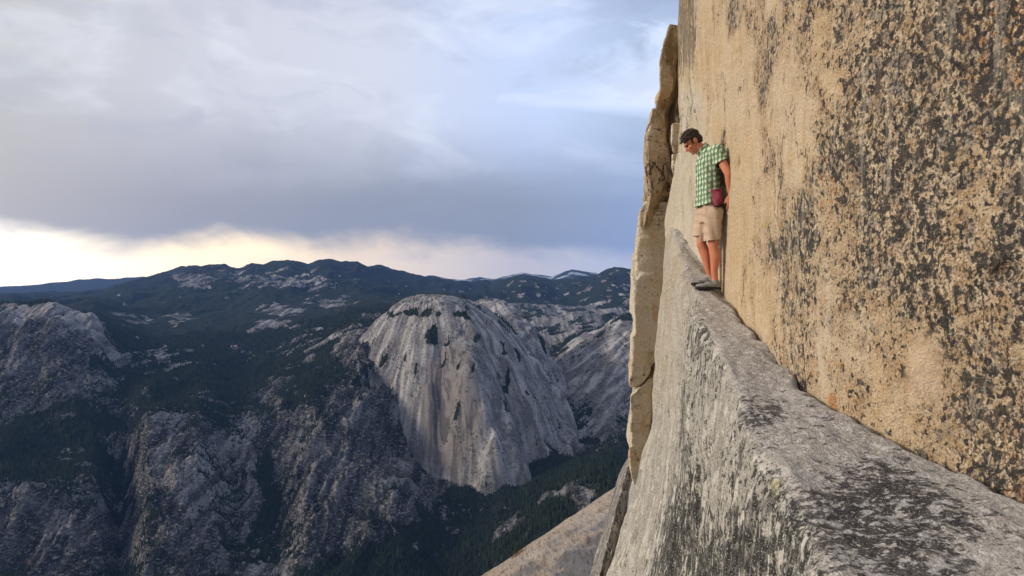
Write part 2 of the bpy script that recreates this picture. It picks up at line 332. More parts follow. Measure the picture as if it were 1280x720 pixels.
m, t, b = new_mat('mountain_granite_and_forest'); M_TERRAIN = m
P = t.obj(); fo, st_, ar, sn = t.attr('forest'), t.attr('streak'), t.attr('arch'), t.attr('snow')
g1 = t.noise(P, 0.012, 6, 0.65); g2 = t.noise(t.scale(P, (1, 1, 2.2)), 0.05, 6, 0.7, 0.5)
cln = t.attr('clean')
rock = t.mix(g1, (0.17, 0.16, 0.15), (0.25, 0.237, 0.222))
rock = t.mix(t.step(st_, 0.02, 0.34), rock, t.mix(cln, (0.07, 0.066, 0.064), (0.125, 0.118, 0.113)))
rock = t.mix(t.step(st_, -0.05, -0.45), rock, (0.33, 0.315, 0.30))
rock = t.mix(1.0, rock, t.mix(cln, (0.36, 0.355, 0.35), (1.18, 1.18, 1.20)), 'MULTIPLY')
rough_ = t.sub(1.0, t.mul(cln, 0.62))
rock = t.mix(t.mul(t.step(g2, 0.51, 0.66), t.add(0.15, t.mul(rough_, 0.85))), rock, (0.36, 0.345, 0.33))
rock = t.mix(t.mul(t.step(g2, 0.50, 0.38), rough_), rock, (0.035, 0.036, 0.034))
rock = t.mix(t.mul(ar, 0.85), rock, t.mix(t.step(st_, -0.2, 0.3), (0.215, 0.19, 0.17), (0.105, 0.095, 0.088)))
fn = t.noise(P, 0.035, 5, 0.6)
wood = t.mix(fn, (0.008, 0.013, 0.009), (0.026, 0.036, 0.022))
ff = t.step(t.add(fo, t.mul(t.sub(t.noise(P, 0.045, 5, 0.7), 0.5), 0.9)), 0.35, 0.60)
cc = t.mix(ff, rock, wood); cc = t.mix(sn, cc, (0.62, 0.63, 0.65))
t.put(b.inputs['Base Color'], cc); b.inputs['Roughness'].default_value = 0.95; b.inputs['Specular IOR Level'].default_value = 0.08
t.put(b.inputs['Normal'], t.bump(t.mul(t.add(t.mul(g2, 1.0), t.mul(t.noise(P, 0.15, 4, 0.6), 0.3)), rough_), 1.0, 22.0))

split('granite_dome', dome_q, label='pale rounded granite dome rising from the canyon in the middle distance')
split('mountain_range', ~dome_q & ri, label='blue forested mountain ridges along the far skyline')
split('canyon_terrain', ~dome_q & ~ri, label='dark forest slopes and grey granite cliffs of the deep canyon')

# ---- conifers of the far woods: one uncountable mass
def woods():
    w_ = forest * (Rg > 1800) * (Rg < 7200) * (PX > -60) * (PX < 830)
    area = np.abs(np.gradient(Rg, axis=1) * (Rg * np.gradient(Ag, axis=0)))
    p = (w_ * area * np.clip(3600 / Rg, .2, 1.6)**1.5).ravel(); p /= p.sum()
    n = 80000
    idx = RNG.choice(p.size, n, p=p)
    # a few scattered on bare rock
    w2 = ((forest < 0.5) * (Rg > 2300) * (Rg < 6000) * (PX > -40) * (PX < 800) * (dn > 0.12) * area).ravel(); w2 /= w2.sum()
    idx = np.concatenate([idx, RNG.choice(p.size, 24000, p=w2)]); n = len(idx)
    base = V.reshape(-1, 3)[idx].copy()
    base[:, 0] += RNG.normal(0, 5, n); base[:, 1] += RNG.normal(0, 4, n); base[:, 2] -= 3
    h = RNG.uniform(13, 32, n); h[80000:] *= 0.5; r = h * RNG.uniform(0.13, 0.2, n); a0 = RNG.uniform(0, 6.28, n)
    vs = []
    for k_ in range(5):
        a = a0 + k_ * 2 * math.pi / 5
        vs.append(np.stack([base[:, 0] + r * np.cos(a), base[:, 1] + r * np.sin(a), base[:, 2] + h * 0.12], 1))
    vs.append(np.stack([base[:, 0], base[:, 1], base[:, 2] + h], 1))
    vs = np.stack(vs, 1).reshape(-1, 3); o = np.arange(n)[:, None] * 6
    T = np.concatenate([np.concatenate([o + k_, o + (k_ + 1) % 5, o + 5], 1) for k_ in range(5)])
    shade = np.repeat(RNG.uniform(0, 1, n), 6)
    return mesh_np('forest', vs, T, dict(tint=shade))
m, t, b = new_mat('conifer_green'); M_CON = m
t.put(b.inputs['Base Color'], t.mix(t.attr('tint'), (0.008, 0.014, 0.010), (0.032, 0.043, 0.024))); b.inputs['Specular IOR Level'].default_value = 0.05
link('forest', woods(), M_CON, kind='stuff', label='dark conifer forest covering the canyon slopes and plateau', category='forest')

# ================================================================== NEAR ROCK: materials
def rock_tones(t, P, base_a, base_b, grain=70):
    c = t.mix(t.step(t.noise(P, 1.3, 5, 0.6), 0.3, 0.7), base_a, base_b)
    g = t.noise(P, grain, 3, 0.7)
    return t.mix(0.55, c, t.ramp(g, [(0.3, (0.25,) * 3), (0.5, (0.5,) * 3), (0.72, (0.85,) * 3)]), 'OVERLAY')
def specks(t, P, sc, stretch, dens, lo, hi, soft=0.07, seed=0.0, dist=0.3):
    n = t.noise(t.scale(P, stretch, (seed, seed * 1.3, seed * .7)), sc, 4, 0.6, dist)
    th = t.math('MULTIPLY_ADD', dens, lo - hi, hi)
    return t.step(n, th, t.add(th, soft))

m, t, b = new_mat('lichen_stained_granite_wall'); M_WALL = m
P = t.obj()
lich0 = t.attr('lichen'); lich = t.math('MINIMUM', 0.92, t.add(lich0, t.mul(t.mul(t.sub(t.noise(t.scale(P, (1, 1, .7)), 4.5, 4, 0.6), 0.5), 1.25), t.step(lich0, 0.2, 0.6))))
oran, pale, dark_, cream = t.attr('rust'), t.attr('pale'), t.attr('stain'), t.attr('cream')
c = rock_tones(t, P, (0.53, 0.385, 0.225), (0.56, 0.445, 0.30), 55)
c = t.mix(cream, c, rock_tones(t, P, (0.56, 0.50, 0.40), (0.50, 0.43, 0.32), 60))
vst = t.noise(t.scale(P, (3, 3, 0.35), (2, 1, 0)), 2.2, 5, 0.6)
c = t.mix(t.mul(t.step(vst, 0.52, 0.66), 0.45), c, (0.48, 0.31, 0.15))
rich = t.step(lich, 0.25, 0.75)
c = t.mix(t.mul(rich, 0.75), c, t.mix(t.step(t.noise(P, 9, 6, 0.7), 0.40, 0.60), (0.31, 0.185, 0.085), (0.50, 0.375, 0.235)))
c = t.mix(t.mul(specks(t, P, 11, (1, 1, 0.8), oran, 0.38, 0.76, 0.10, 3.0, 0.1), 0.8), c, (0.42, 0.185, 0.055))
c = t.mix(t.mul(specks(t, P, 40, (1, 1, 0.7), lich, 0.46, 0.76, 0.08, 9.0, 0.0), 0.75), c, (0.64, 0.53, 0.38))
c = t.mix(t.mul(specks(t, P, 12, (1, 1, 0.6), lich, 0.43, 0.78, 0.16, 5.0, 0.1), 0.7), c, (0.20, 0.185, 0.165))
def fine(sc, dens, lo, hi, soft, seed, det=1.5):
    n = t.noise(t.scale(P, (1, 1, 0.66), (seed, seed * 1.3, seed * .7)), sc, det, 0.5)
    th = t.math('MULTIPLY_ADD', dens, lo - hi, hi); return t.step(n, th, t.add(th, soft))
s1 = t.math('MAXIMUM', fine(30, lich, 0.465, 0.80, 0.075, 1.0), t.mul(specks(t, P, 13, (1, 1, 0.7), lich, 0.51, 0.80, 0.05, 4.0, 0.0), 0.95))
s2 = fine(70, lich, 0.455, 0.74, 0.09, 7.0)
blk = t.mix(t.noise(P, 30, 2), (0.012, 0.012, 0.013), (0.055, 0.053, 0.052))
keep = t.sub(1.0, t.mul(pale, 0.93))
c = t.mix(t.mul(t.mul(s2, 0.75), keep), c, t.mix(t.noise(P, 7, 2), (0.09, 0.07, 0.05), (0.03, 0.028, 0.026)))
c = t.mix(t.mul(t.mul(s1, 0.95), keep), c, blk)
c = t.mix(t.mul(specks(t, P, 7, (1, 1, 1), t.attr('yellow'), 0.48, 0.86, 0.08, 12.0), 0.8), c, (0.50, 0.40, 0.085))
dn1 = t.noise(t.scale(P, (6, 6, .5)), 3.5, 5, 0.7); dn2 = t.noise(t.scale(P, (1, 1, .6)), 22, 4, 0.7)
c = t.mix(t.mul(t.step(t.add(t.mul(dark_, 0.75), t.add(t.mul(t.sub(dn1, 0.5), 1.7), t.mul(t.sub(dn2, 0.5), 1.2))), 0.30, 0.75), 0.82), c, t.mix(dn2, (0.16, 0.125, 0.085), (0.07, 0.06, 0.048)))
t.put(b.inputs['Base Color'], c); b.inputs['Roughness'].default_value = 0.85
c = t.mix(t.mul(pale, 0.6), c, (0.60, 0.45, 0.31))
tiny = t.step(t.noise(P, 120, 2, 0.6), 0.60, 0.68)
c = t.mix(t.mul(tiny, 0.6), c, (0.13, 0.095, 0.065))
tin2 = t.step(t.noise(t.scale(P, (1, 1, 1), (5, 3, 1)), 70, 2, 0.6), 0.62, 0.70)
c = t.mix(t.mul(tin2, 0.45), c, (0.70, 0.62, 0.50))
seep = t.noise(t.scale(P, (2.2, 2.2, 0.16), (4, 1, 0)), 4.0, 6, 0.65)
c = t.mix(t.mul(t.step(seep, 0.54, 0.66), 0.30), c, (0.22, 0.155, 0.10)); c = t.mix(t.mul(t.step(seep, 0.46, 0.36), 0.25), c, (0.68, 0.60, 0.47))
cr_ = t.math('ABSOLUTE', t.sub(t.noise(t.scale(P, (1, 1, 0.35), (7, 2, 3)), 1.6, 7, 0.62), 0.5))
crk = t.mul(t.step(cr_, 0.006, 0.001), t.step(t.noise(P, 1.1, 2), 0.52, 0.60))
c = t.mix(t.mul(crk, 0.8), c, (0.06, 0.05, 0.04))
t.put(b.inputs['Base Color'], c)
h = t.add(t.add(t.mul(t.noise(P, 14, 6, 0.7), 1.0), t.mul(t.noise(P, 60, 3, 0.6), 0.45)), t.mul(crk, -0.5))
t.put(b.inputs['Normal'], t.bump(h, 0.8, 0.04))

m, t, b = new_mat('grey_streaked_granite_ledge'); M_LEDGE = m
P = t.obj(); face, dk, pl, wm = t.attr('face'), t.attr('dark'), t.attr('pale'), t.attr('warm')
topc = rock_tones(t, P, (0.36, 0.325, 0.285), (0.44, 0.405, 0.365), 45)
topc = t.mix(t.mul(specks(t, P, 22, (0.6, 1, 1), dk, 0.40, 0.70, 0.07, 2.0, 0.15), 0.92), topc, (0.035, 0.032, 0.032))
topc = t.mix(t.mul(specks(t, P, 48, (0.6, 1, 1), dk, 0.44, 0.68, 0.07, 4.0, 0.1), 0.7), topc, (0.10, 0.075, 0.055))
topc = t.mix(t.mul(specks(t, P, 11, (0.6, 1, 1), t.add(dk, 0.18), 0.40, 0.72, 0.07, 21.0, 0.2), 0.85), topc, (0.055, 0.05, 0.048))
topc = t.mix(t.mul(specks(t, P, 13, (0.55, 1, 1), 0.6, 0.46, 0.68, 0.10, 28.0, 0.2), 0.7), topc, (0.56, 0.53, 0.49))
topc = t.mix(t.mul(specks(t, P, 30, (0.55, 1, 1), 0.6, 0.46, 0.66, 0.08, 8.0, 0.1), 0.65), topc, (0.66, 0.62, 0.57))
fc = rock_tones(t, P, (0.31, 0.288, 0.245), (0.38, 0.36, 0.315), 45)
fc = t.mix(t.mul(specks(t, P, 9, (1, 1, 0.2), 0.7, 0.42, 0.70, 0.10, 11.0, 0.1), 0.55), fc, (0.60, 0.565, 0.48))
fc = t.mix(t.mul(specks(t, P, 20, (1, 1, 0.22), dk, 0.37, 0.70, 0.07, 6.0, 0.1), 0.85), fc, (0.12, 0.115, 0.105))
fc = t.mix(t.mul(specks(t, P, 42, (1, 1, 0.45), dk, 0.42, 0.68, 0.05, 1.0, 0.0), 0.9), fc, (0.035, 0.034, 0.032))
fc = t.mix(t.mul(specks(t, P, 14, (1, 1, 0.4), 0.6, 0.47, 0.68, 0.07, 31.0, 0.1), 0.75), fc, (0.62, 0.59, 0.52))
fc = t.mix(t.mul(specks(t, P, 17, (1, 1, 0.42), dk, 0.43, 0.70, 0.05, 41.0, 0.1), 0.9), fc, (0.03, 0.03, 0.028))
fc = t.mix(t.mul(specks(t, P, 3.0, (1, 1, 0.25), t.attr('yellow'), 0.40, 0.80, 0.12, 14.0, 0.6), 0.6), fc, (0.42, 0.39, 0.15))
fc = t.mix(t.mul(wm, 0.8), fc, rock_tones(t, P, (0.42, 0.335, 0.23), (0.43, 0.385, 0.315), 50))
tn = t.step(t.noise(P, 110, 2, 0.6), 0.59, 0.68)
c = t.mix(t.step(t.add(face, t.mul(t.sub(t.noise(P, 5, 3), 0.5), 0.6)), 0.3, 0.7), topc, fc)
c = t.mix(t.mul(tn, 0.6), c, (0.05, 0.046, 0.042)); c = t.mix(t.mul(t.step(t.noise(t.scale(P, (1, 1, 1), (3, 3, 3)), 90, 2, .6), .60, .68), .6), c, (0.68, 0.65, 0.60))
t.put(b.inputs['Base Color'], c)
h = t.add(t.mul(t.noise(P, 12, 6, 0.65), 1.0), t.mul(t.noise(P, 50, 3, 0.6), 0.4))
t.put(b.inputs['Normal'], t.bump(h, 0.9, 0.045))

def flake_mat(name, ca, cb, rust, blk_d, streak=0.25, blotch=0.0):
    m, t, b = new_mat(name); P = t.obj()
    c = rock_tones(t, P, ca, cb, 30)
    c = t.mix(t.mul(t.step(t.noise(t.scale(P, (1, 1, .5), (6, 1, 2)), 2.6, 6, .65), .47, .62), blotch), c, (0.20, 0.125, 0.065))
    c = t.mix(t.mul(t.step(t.noise(t.scale(P, (1, 1, .4), (1, 8, 2)), 3.4, 6, .65), .55, .64), 0.7), c, (0.66, 0.57, 0.46))
    c = t.mix(t.mul(specks(t, P, 2.2, (1, 1, 0.5), rust, 0.35, 0.75, 0.14, 2.0), 0.7), c, (0.50, 0.27, 0.10))
    c = t.mix(t.mul(specks(t, P, 7, (1, 1, streak), blk_d, 0.40, 0.80, 0.10, 6.0), 0.8), c, (0.13, 0.11, 0.085))
    c = t.mix(t.mul(specks(t, P, 20, (1, 1, 0.6), blk_d, 0.42, 0.76, 0.06, 9.0), 0.85), c, (0.05, 0.046, 0.042))
    ck = t.math('ABSOLUTE', t.sub(t.noise(t.scale(P, (1, 1, 0.3), (2, 4, 7)), 1.7, 6, 0.6), 0.5))
    ck = t.math('MAXIMUM', t.step(ck, 0.014, 0.004), t.mul(t.step(t.math('ABSOLUTE', t.sub(t.noise(t.scale(P, (.5, .5, 2.2), (3, 3, 1)), 1.5, 4, 0.55), 0.52)), 0.008, 0.002), 0.8))
    ck = t.mul(ck, t.step(t.noise(t.scale(P, (1, 1, .6), (9, 2, 5)), 0.9, 2), 0.52, 0.60))
    c = t.mix(t.mul(ck, 0.85), c, (0.04, 0.034, 0.028))
    t.put(b.inputs['Base Color'], c)
    t.put(b.inputs['Normal'], t.bump(t.add(t.add(t.noise(P, 7, 6, 0.7), t.mul(t.voronoi(P, 2.6), 0.5)), t.mul(ck, -0.5)), 0.9, 0.10)); return m
M_FLAKE_A = flake_mat('ochre_flake_granite', (0.54, 0.42, 0.27), (0.46, 0.37, 0.25), 0.45, 0.45, 0.25, 0.75)
M_FLAKE_B = flake_mat('pale_pillar_granite', (0.64, 0.53, 0.37), (0.62, 0.56, 0.46), 0.55, 0.40)
M_CRACK = flake_mat('crack_shade_granite', (0.10, 0.085, 0.065), (0.07, 0.06, 0.05), 0.0, 0.5)  # deep shade of the crack painted in as near-black rock colour
M_FLAKE_C = flake_mat('grey_speckled_granite', (0.36, 0.34, 0.31), (0.30, 0.28, 0.26), 0.1, 0.72, 0.4)
M_FLAKE_D = flake_mat('light_grey_granite', (0.44, 0.43, 0.41), (0.38, 0.37, 0.36), 0.05, 0.60, 0.35)

# ================================================================== the wall
plan = np.array([(34, -26), (15, -9), (8.0, -1.5), (5.3, 1.3), (3.9, 2.75), (2.93, 3.9), (2.40, 4.82), (2.275, 5.36), (2.255, 6.31), (2.285, 7.4), (2.30, 8.4), (2.30, 9.15), (2.315, 9.42),
                 (2.50, 9.60), (2.85, 9.75), (2.95, 10.3), (3.3, 12), (3.9, 14), (7, 20), (30, 40)], float)
pc = catmull(plan, 200)
seg = np.concatenate([[0], np.cumsum(np.linalg.norm(np.diff(pc, axis=0), axis=1))])
i0 = np.argmin(np.abs(pc[:, 1] - 2.6) + (pc[:, 0] > 6) * 9); i1 = np.argmin(np.linalg.norm(pc - np.array([2.85, 9.75]), axis=1))
S = np.concatenate([np.linspace(0, seg[i0], 60, endpoint=False), np.linspace(seg[i0], seg[i1], 430, endpoint=False), np.linspace(seg[i1], seg[-1], 50)])
px_, py_ = np.interp(S, seg, pc[:, 0]), np.interp(S, seg, pc[:, 1])
tx, ty = np.gradient(px_, S), np.gradient(py_, S); ln = np.hypot(tx, ty); nx, ny = -ty / ln, tx / ln     # outward normal (toward -x)
ZS = np.concatenate([np.linspace(-40, -2.6, 30, endpoint=False), np.linspace(-2.6, 5.0, 350, endpoint=False), np.geomspace(5.0, 70, 60)])
S2, Z2 = np.meshgrid(S, ZS, indexing='ij')
Xw, Yw = np.repeat(px_[:, None], len(ZS), 1), np.repeat(py_[:, None], len(ZS), 1)
NX, NY = np.repeat(nx[:, None], len(ZS), 1), np.repeat(ny[:, None], len(ZS), 1)
endw = sstep(8.2, 9.4, Yw) * (1 - sstep(10, 11, Yw)) * (Xw < 3)
Yw = Yw + 0.75 * endw * (1 - sstep(0.9, 2.3, Z2))
Xw = Xw - 0.06 * endw * (1 - sstep(0.4, 2.0, Z2))
dsp = fbm3(Xw / 1.7, Yw / 1.7, Z2 / 2.2, 3, 3) * 0.045 + fbm3(Xw / 0.22, Yw / 0.22, Z2 / 0.32, 4, 11, 0.55) * 0.014
man_soft = 1 - 0.7 * np.exp(-((Yw - 7.4) / 0.6)**2) * (Z2 < 2.2)
bulge = np.where(Z2 > 5, (Z2 - 5) * 0.04, 0)
dsp = dsp * man_soft
# small alcove high on the near right side
hole = np.exp(-(((Yw - 3.98) / 0.055)**2 + ((Z2 - 0.085) / 0.065)**2)) * (Xw < 4)
dsp = dsp - 0.10 * hole
Xw = Xw + NX * dsp; Yw = Yw + NY * dsp; Zw = Z2
# lichen layout: functions of depth along the wall and height
pxw = 640 + F * Xw / np.maximum(Yw, .5); pyw = 360 - F * Zw / np.maximum(Yw, .5)
big = fbm3(Yw / 0.9, Xw / 0.9, Zw / 1.1, 4, 40, 0.6)
lich = 0.70 * sstep(882, 982, pxw + big * 55) + 0.17 * sstep(1000, 1200, pxw)
lich += big * 0.29 + 0.05
lich -= 0.10 * sstep(320, 450, pyw) + 0.06 * sstep(210, 330, pyw)
lich += 0.12 * sstep(1150, 1280, pxw); lich += 0.26 * sstep(260, 60, pyw) * sstep(980, 1100, pxw)
lich += 0.35 * np.exp(-(((pxw - 985) / 45)**2 + ((pyw - 310) / 45)**2)) * 0.7 + 0.22 * np.exp(-(((pxw - 1105) / 80)**2 + ((pyw - 210) / 55)**2)) + 0.25 * np.exp(-(((pxw - 950) / 12)**2 + ((pyw - 105) / 30)**2))
lich += 0.06 * sstep(1180, 1270, pxw) * sstep(400, 520, pyw) - 0.12 * np.exp(-(((pxw - 1262) / 45)**2 + ((pyw - 535) / 50)**2))
lich += 0.16 * sstep(1140, 1220, pxw) * np.exp(-((pyw - 270) / 130)**2)
lich = np.clip(lich, 0.0, 1.0); lich = np.where(pxw < 880, lich * 0.3, lich)
rust = np.clip(0.18 + fbm3(Yw, Xw + 7, Zw / 1.4, 4, 50) * 0.5 + 0.45 * sstep(520, 600, pyw) * sstep(1100, 1250, pxw) + 0.3 * sstep(1120, 1260, pxw) * sstep(330, 60, pyw), 0, 1) * sstep(900, 1000, pxw)
pale = np.clip(1.6 - 1.5 * np.sqrt(((pxw - 1156) / 29)**2 + ((pyw - 460) / 46)**2) + fbm3(Yw * 6, Xw * 6, Zw * 6, 3, 60) * 0.35, 0, 1)
stain = 0.95 * sstep(888, 862, pxw + 8 * fbm3(Yw * 2, Xw, Zw * 1.2, 3, 61)) * sstep(140, 50, pyw - (880 - pxw) * 0.3)
stain += 0.5 * np.exp(-((pxw - 891) / 4.0)**2) * sstep(120, 20, pyw)
cream = sstep(886, 872, pxw) * sstep(90, 130, pyw) + 0.35 * np.clip(fbm3(Yw * .8, Xw + 3, Zw * .7, 3, 62) + .3, 0, 1) + 0.5 * sstep(380, 470, pyw) * sstep(1060, 980, pxw)
yel = 0.45 * np.exp(-(((pxw - 948) / 26)**2 + ((pyw - 280) / 30)**2)) * 1.6 + 0.4 * np.clip(fbm3(Yw * 1.1, Xw + 13, Zw * 1.1, 3, 63) + 0.05, 0, 1) * sstep(1000, 1100, pxw)
me = mesh_np('cliff_wall', np.stack([Xw, Yw, Zw], -1), grid_quads(*Xw.shape), dict(lichen=lich, rust=rust, pale=pale, stain=np.clip(stain, 0, 1), cream=np.clip(cream, 0, 1), yellow=np.clip(yel, 0, 1)))
link('cliff_wall', me, M_WALL, kind='structure', label='sheer tan granite cliff wall mottled with black lichen')

# ================================================================== the ledge
cont = [(-4, -1.62), (1.5, -1.60), (3.0, -1.36), (3.9, -1.19), (4.82, -0.876), (5.36, -0.69), (6.31, -0.37), (7.4, 0.0), (8.4, 0.38), (9.2, 0.74), (9.7, 0.88), (10.6, 0.95)]
lip = [(-4, -6.0, -1.72), (-2.0, -2.6, -1.70), (-0.6, -0.6, -1.68), (1.0, 0.45, -1.66), (2.2, 1.15, -1.58), (3.30, 1.51, -1.39), (3.77, 1.60, -1.235), (4.21, 1.59, -1.085), (4.88, 1.62, -0.858), (5.65, 1.73, -0.596), (6.5, 1.86, -0.30), (7.35, 1.965, -0.017),
       (8.4, 2.067, 0.39), (9.2, 2.175, 0.70), (9.6, 2.25, 0.84), (10.6, 2.75, 0.9)]
def smooth_interp(x, xs, ys):
    xf = np.linspace(xs[0], xs[-1], 1200); yf = np.interp(xf, xs, ys); kk = np.exp(-0.5 * (np.arange(-20, 21) / 8)**2); kk /= kk.sum()
    return np.interp(x, xf, np.convolve(np.pad(yf, 20, 'edge'), kk, 'valid'))
def wall_x(y):
    sel = (pc[:, 1] < 9.7) & (np.arange(len(pc)) < i1); return np.interp(y, pc[sel][:, 1], pc[sel][:, 0])
ST = np.concatenate([np.linspace(-4, 2.6, 40, endpoint=False), np.linspace(2.6, 10.3, 420)])
cz = smooth_interp(ST, [a for a, _ in cont], [b_ for _, b_ in cont]); lx = smooth_interp(ST, [a for a, _, _ in lip], [b_ for _, b_, _ in lip]); lz = smooth_interp(ST, [a for a, _, _ in lip], [b_ for _, _, b_ in lip])
cx = np.where(ST > 9.3, 2.30, wall_x(np.minimum(ST, 9.3)))
def ledge_z(x, y):
    a = np.interp(x, [np.interp(y, ST, lx), np.interp(y, ST, cx)], [np.interp(y, ST, lz), np.interp(y, ST, cz)]); return float(a)
# cross-section: groove at the wall, top, rounded lip, outer face
NT_, NFC = 84, 150
tt = np.concatenate([np.linspace(0, 1, NT_)]); 
Xs, Zs, FA = [], [], []
rad = np.interp(ST, [2, 4, 5.5, 7, 10], [0.10, 0.09, 0.065, 0.035, 0.03])
fl = np.concatenate([np.linspace(0, 5.2, NFC), np.geomspace(5.5, 34, 14)])
for k_, y in enumerate(ST):
    wdt = cx[k_] + 0.16 - lx[k_]
    xt = cx[k_] + 0.16 - wdt * tt; zt = cz[k_] + (lz[k_] - cz[k_]) * np.clip((cx[k_] - xt) / max(cx[k_] - lx[k_], .05), 0, 1)
    # rounding near the lip
    dl = (xt - lx[k_]); rr_ = rad[k_]
    zt = zt - np.where(dl < rr_, rr_ * 0.55 * (1 - np.clip(dl / rr_, 0, 1))**2, 0)
    xf_ = lx[k_] - fl[1:] * (0.045 + 0.026 * np.minimum(fl[1:], 6)) - 0.05 * (1 - np.exp(-fl[1:] / 0.15)); zf_ = zt[-1] - fl[1:]
    endc = max(0.0, (y - 9.55)) ; xf_ = xf_ + endc**2 * 1.2
    Xs.append(np.concatenate([xt, xf_])); Zs.append(np.concatenate([zt, zf_])); FA.append(np.concatenate([np.where(dl < rr_, 0.8 * (1 - np.clip(dl / rr_, 0, 1)), 0), np.ones(len(fl) - 1)]))
Xs, Zs, FA = np.array(Xs), np.array(Zs), np.array(FA); Ys = np.repeat(ST[:, None], Xs.shape[1], 1)
wig = fbm2(ST * 1.6, ST * 0 + 2.3, 4, 5) * 0.06 + fbm2(ST * 7, ST * 0 + 1.3, 3, 6) * 0.03
gpos = (Xs - (cx + wig)[:, None])
gw = 0.045 * (0.55 + 0.9 * np.clip(0.5 + fbm2(ST * 2.3, ST * 0 + 6.6, 4, 7), 0, 1.2))[:, None]
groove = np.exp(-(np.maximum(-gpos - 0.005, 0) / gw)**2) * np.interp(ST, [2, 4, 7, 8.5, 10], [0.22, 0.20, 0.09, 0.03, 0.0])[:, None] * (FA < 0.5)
manflat = 1 - 0.8 * np.exp(-((Ys - 7.4) / 0.35)**2)
topn = (fbm3(Xs / 0.5, Ys / 0.5, Zs / 0.5, 4, 71) * 0.030 + fbm3(Xs / 0.11, Ys / 0.11, Zs / 0.11, 3, 72) * 0.008) * manflat
facn = fbm3(Xs / 0.35, Ys / 0.35, Zs / 1.3, 5, 73, 0.55) * 0.055 + fbm3(Xs / 1.6, Ys / 1.6, Zs / 2.6, 2, 74) * 0.09
lipn = smooth_interp(ST, ST, fbm2(ST * 1.2, ST * 0 + 8.1, 4, 75) * 0.06)[:, None] * 1.0 + (np.floor(fbm2(ST * 2.6, ST * 0 + 4.4, 4, 76, 0.6) * 5) / 5 * 0.05)[:, None] * np.clip(FA, 0, 1)
Zs2 = Zs + topn * (1 - FA) - groove; Xs2 = Xs - (facn * 0.8 + lipn) * FA * manflat
pxl = 640 + F * Xs2 / np.maximum(Ys, .5); pyl = 360 - F * Zs2 / np.maximum(Ys, .5)
bigl = fbm3(Xs * 1.3, Ys * 1.3, Zs * 0.8, 4, 80)
dkt = 0.16 + 0.30 * bigl + 0.48 * np.exp(-(((pxl - 1085) / 75)**2 + ((pyl - 650) / 65)**2)) + 0.50 * np.exp(-(((pxl - 935) / 40)**2 + ((pyl - 525) / 55)**2)) + 0.25 * sstep(560, 680, pyl)
dkt -= 0.3 * np.exp(-(((pxl - 960) / 60)**2 + ((pyl - 430) / 45)**2)); dkt -= 0.4 * np.exp(-((pxl - 1240) / 60)**2) * 0.3
dkt -= 0.25 * sstep(6.6, 7.2, Ys)
dkf = 0.50 + 0.35 * bigl + 0.22 * sstep(520, 700, pyl) - 0.45 * sstep(7.0, 8.3, Ys) + 0.12 * np.exp(-((pxl - 860) / 14)**2)
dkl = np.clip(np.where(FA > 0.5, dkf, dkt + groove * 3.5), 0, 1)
warm = sstep(6.9, 8.0, Ys) * (FA > 0.4) * sstep(-2.4, -0.4, Zs) * 0.9
yell = np.clip(0.1 + 0.5 * bigl, 0, 1) * 0.6 + 0.75 * np.exp(-(((pxl - 968) / 14)**2 + ((pyl - 610) / 45)**2)) + 0.5 * np.exp(-(((pxl - 905) / 10)**2 + ((pyl - 555) / 30)**2))
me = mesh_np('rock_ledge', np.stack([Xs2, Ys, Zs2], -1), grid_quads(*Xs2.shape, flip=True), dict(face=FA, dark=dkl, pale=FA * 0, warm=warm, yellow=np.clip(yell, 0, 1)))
link('rock_ledge', me, M_LEDGE, kind='structure', label='narrow grey granite ledge sloping up along the cliff wall')

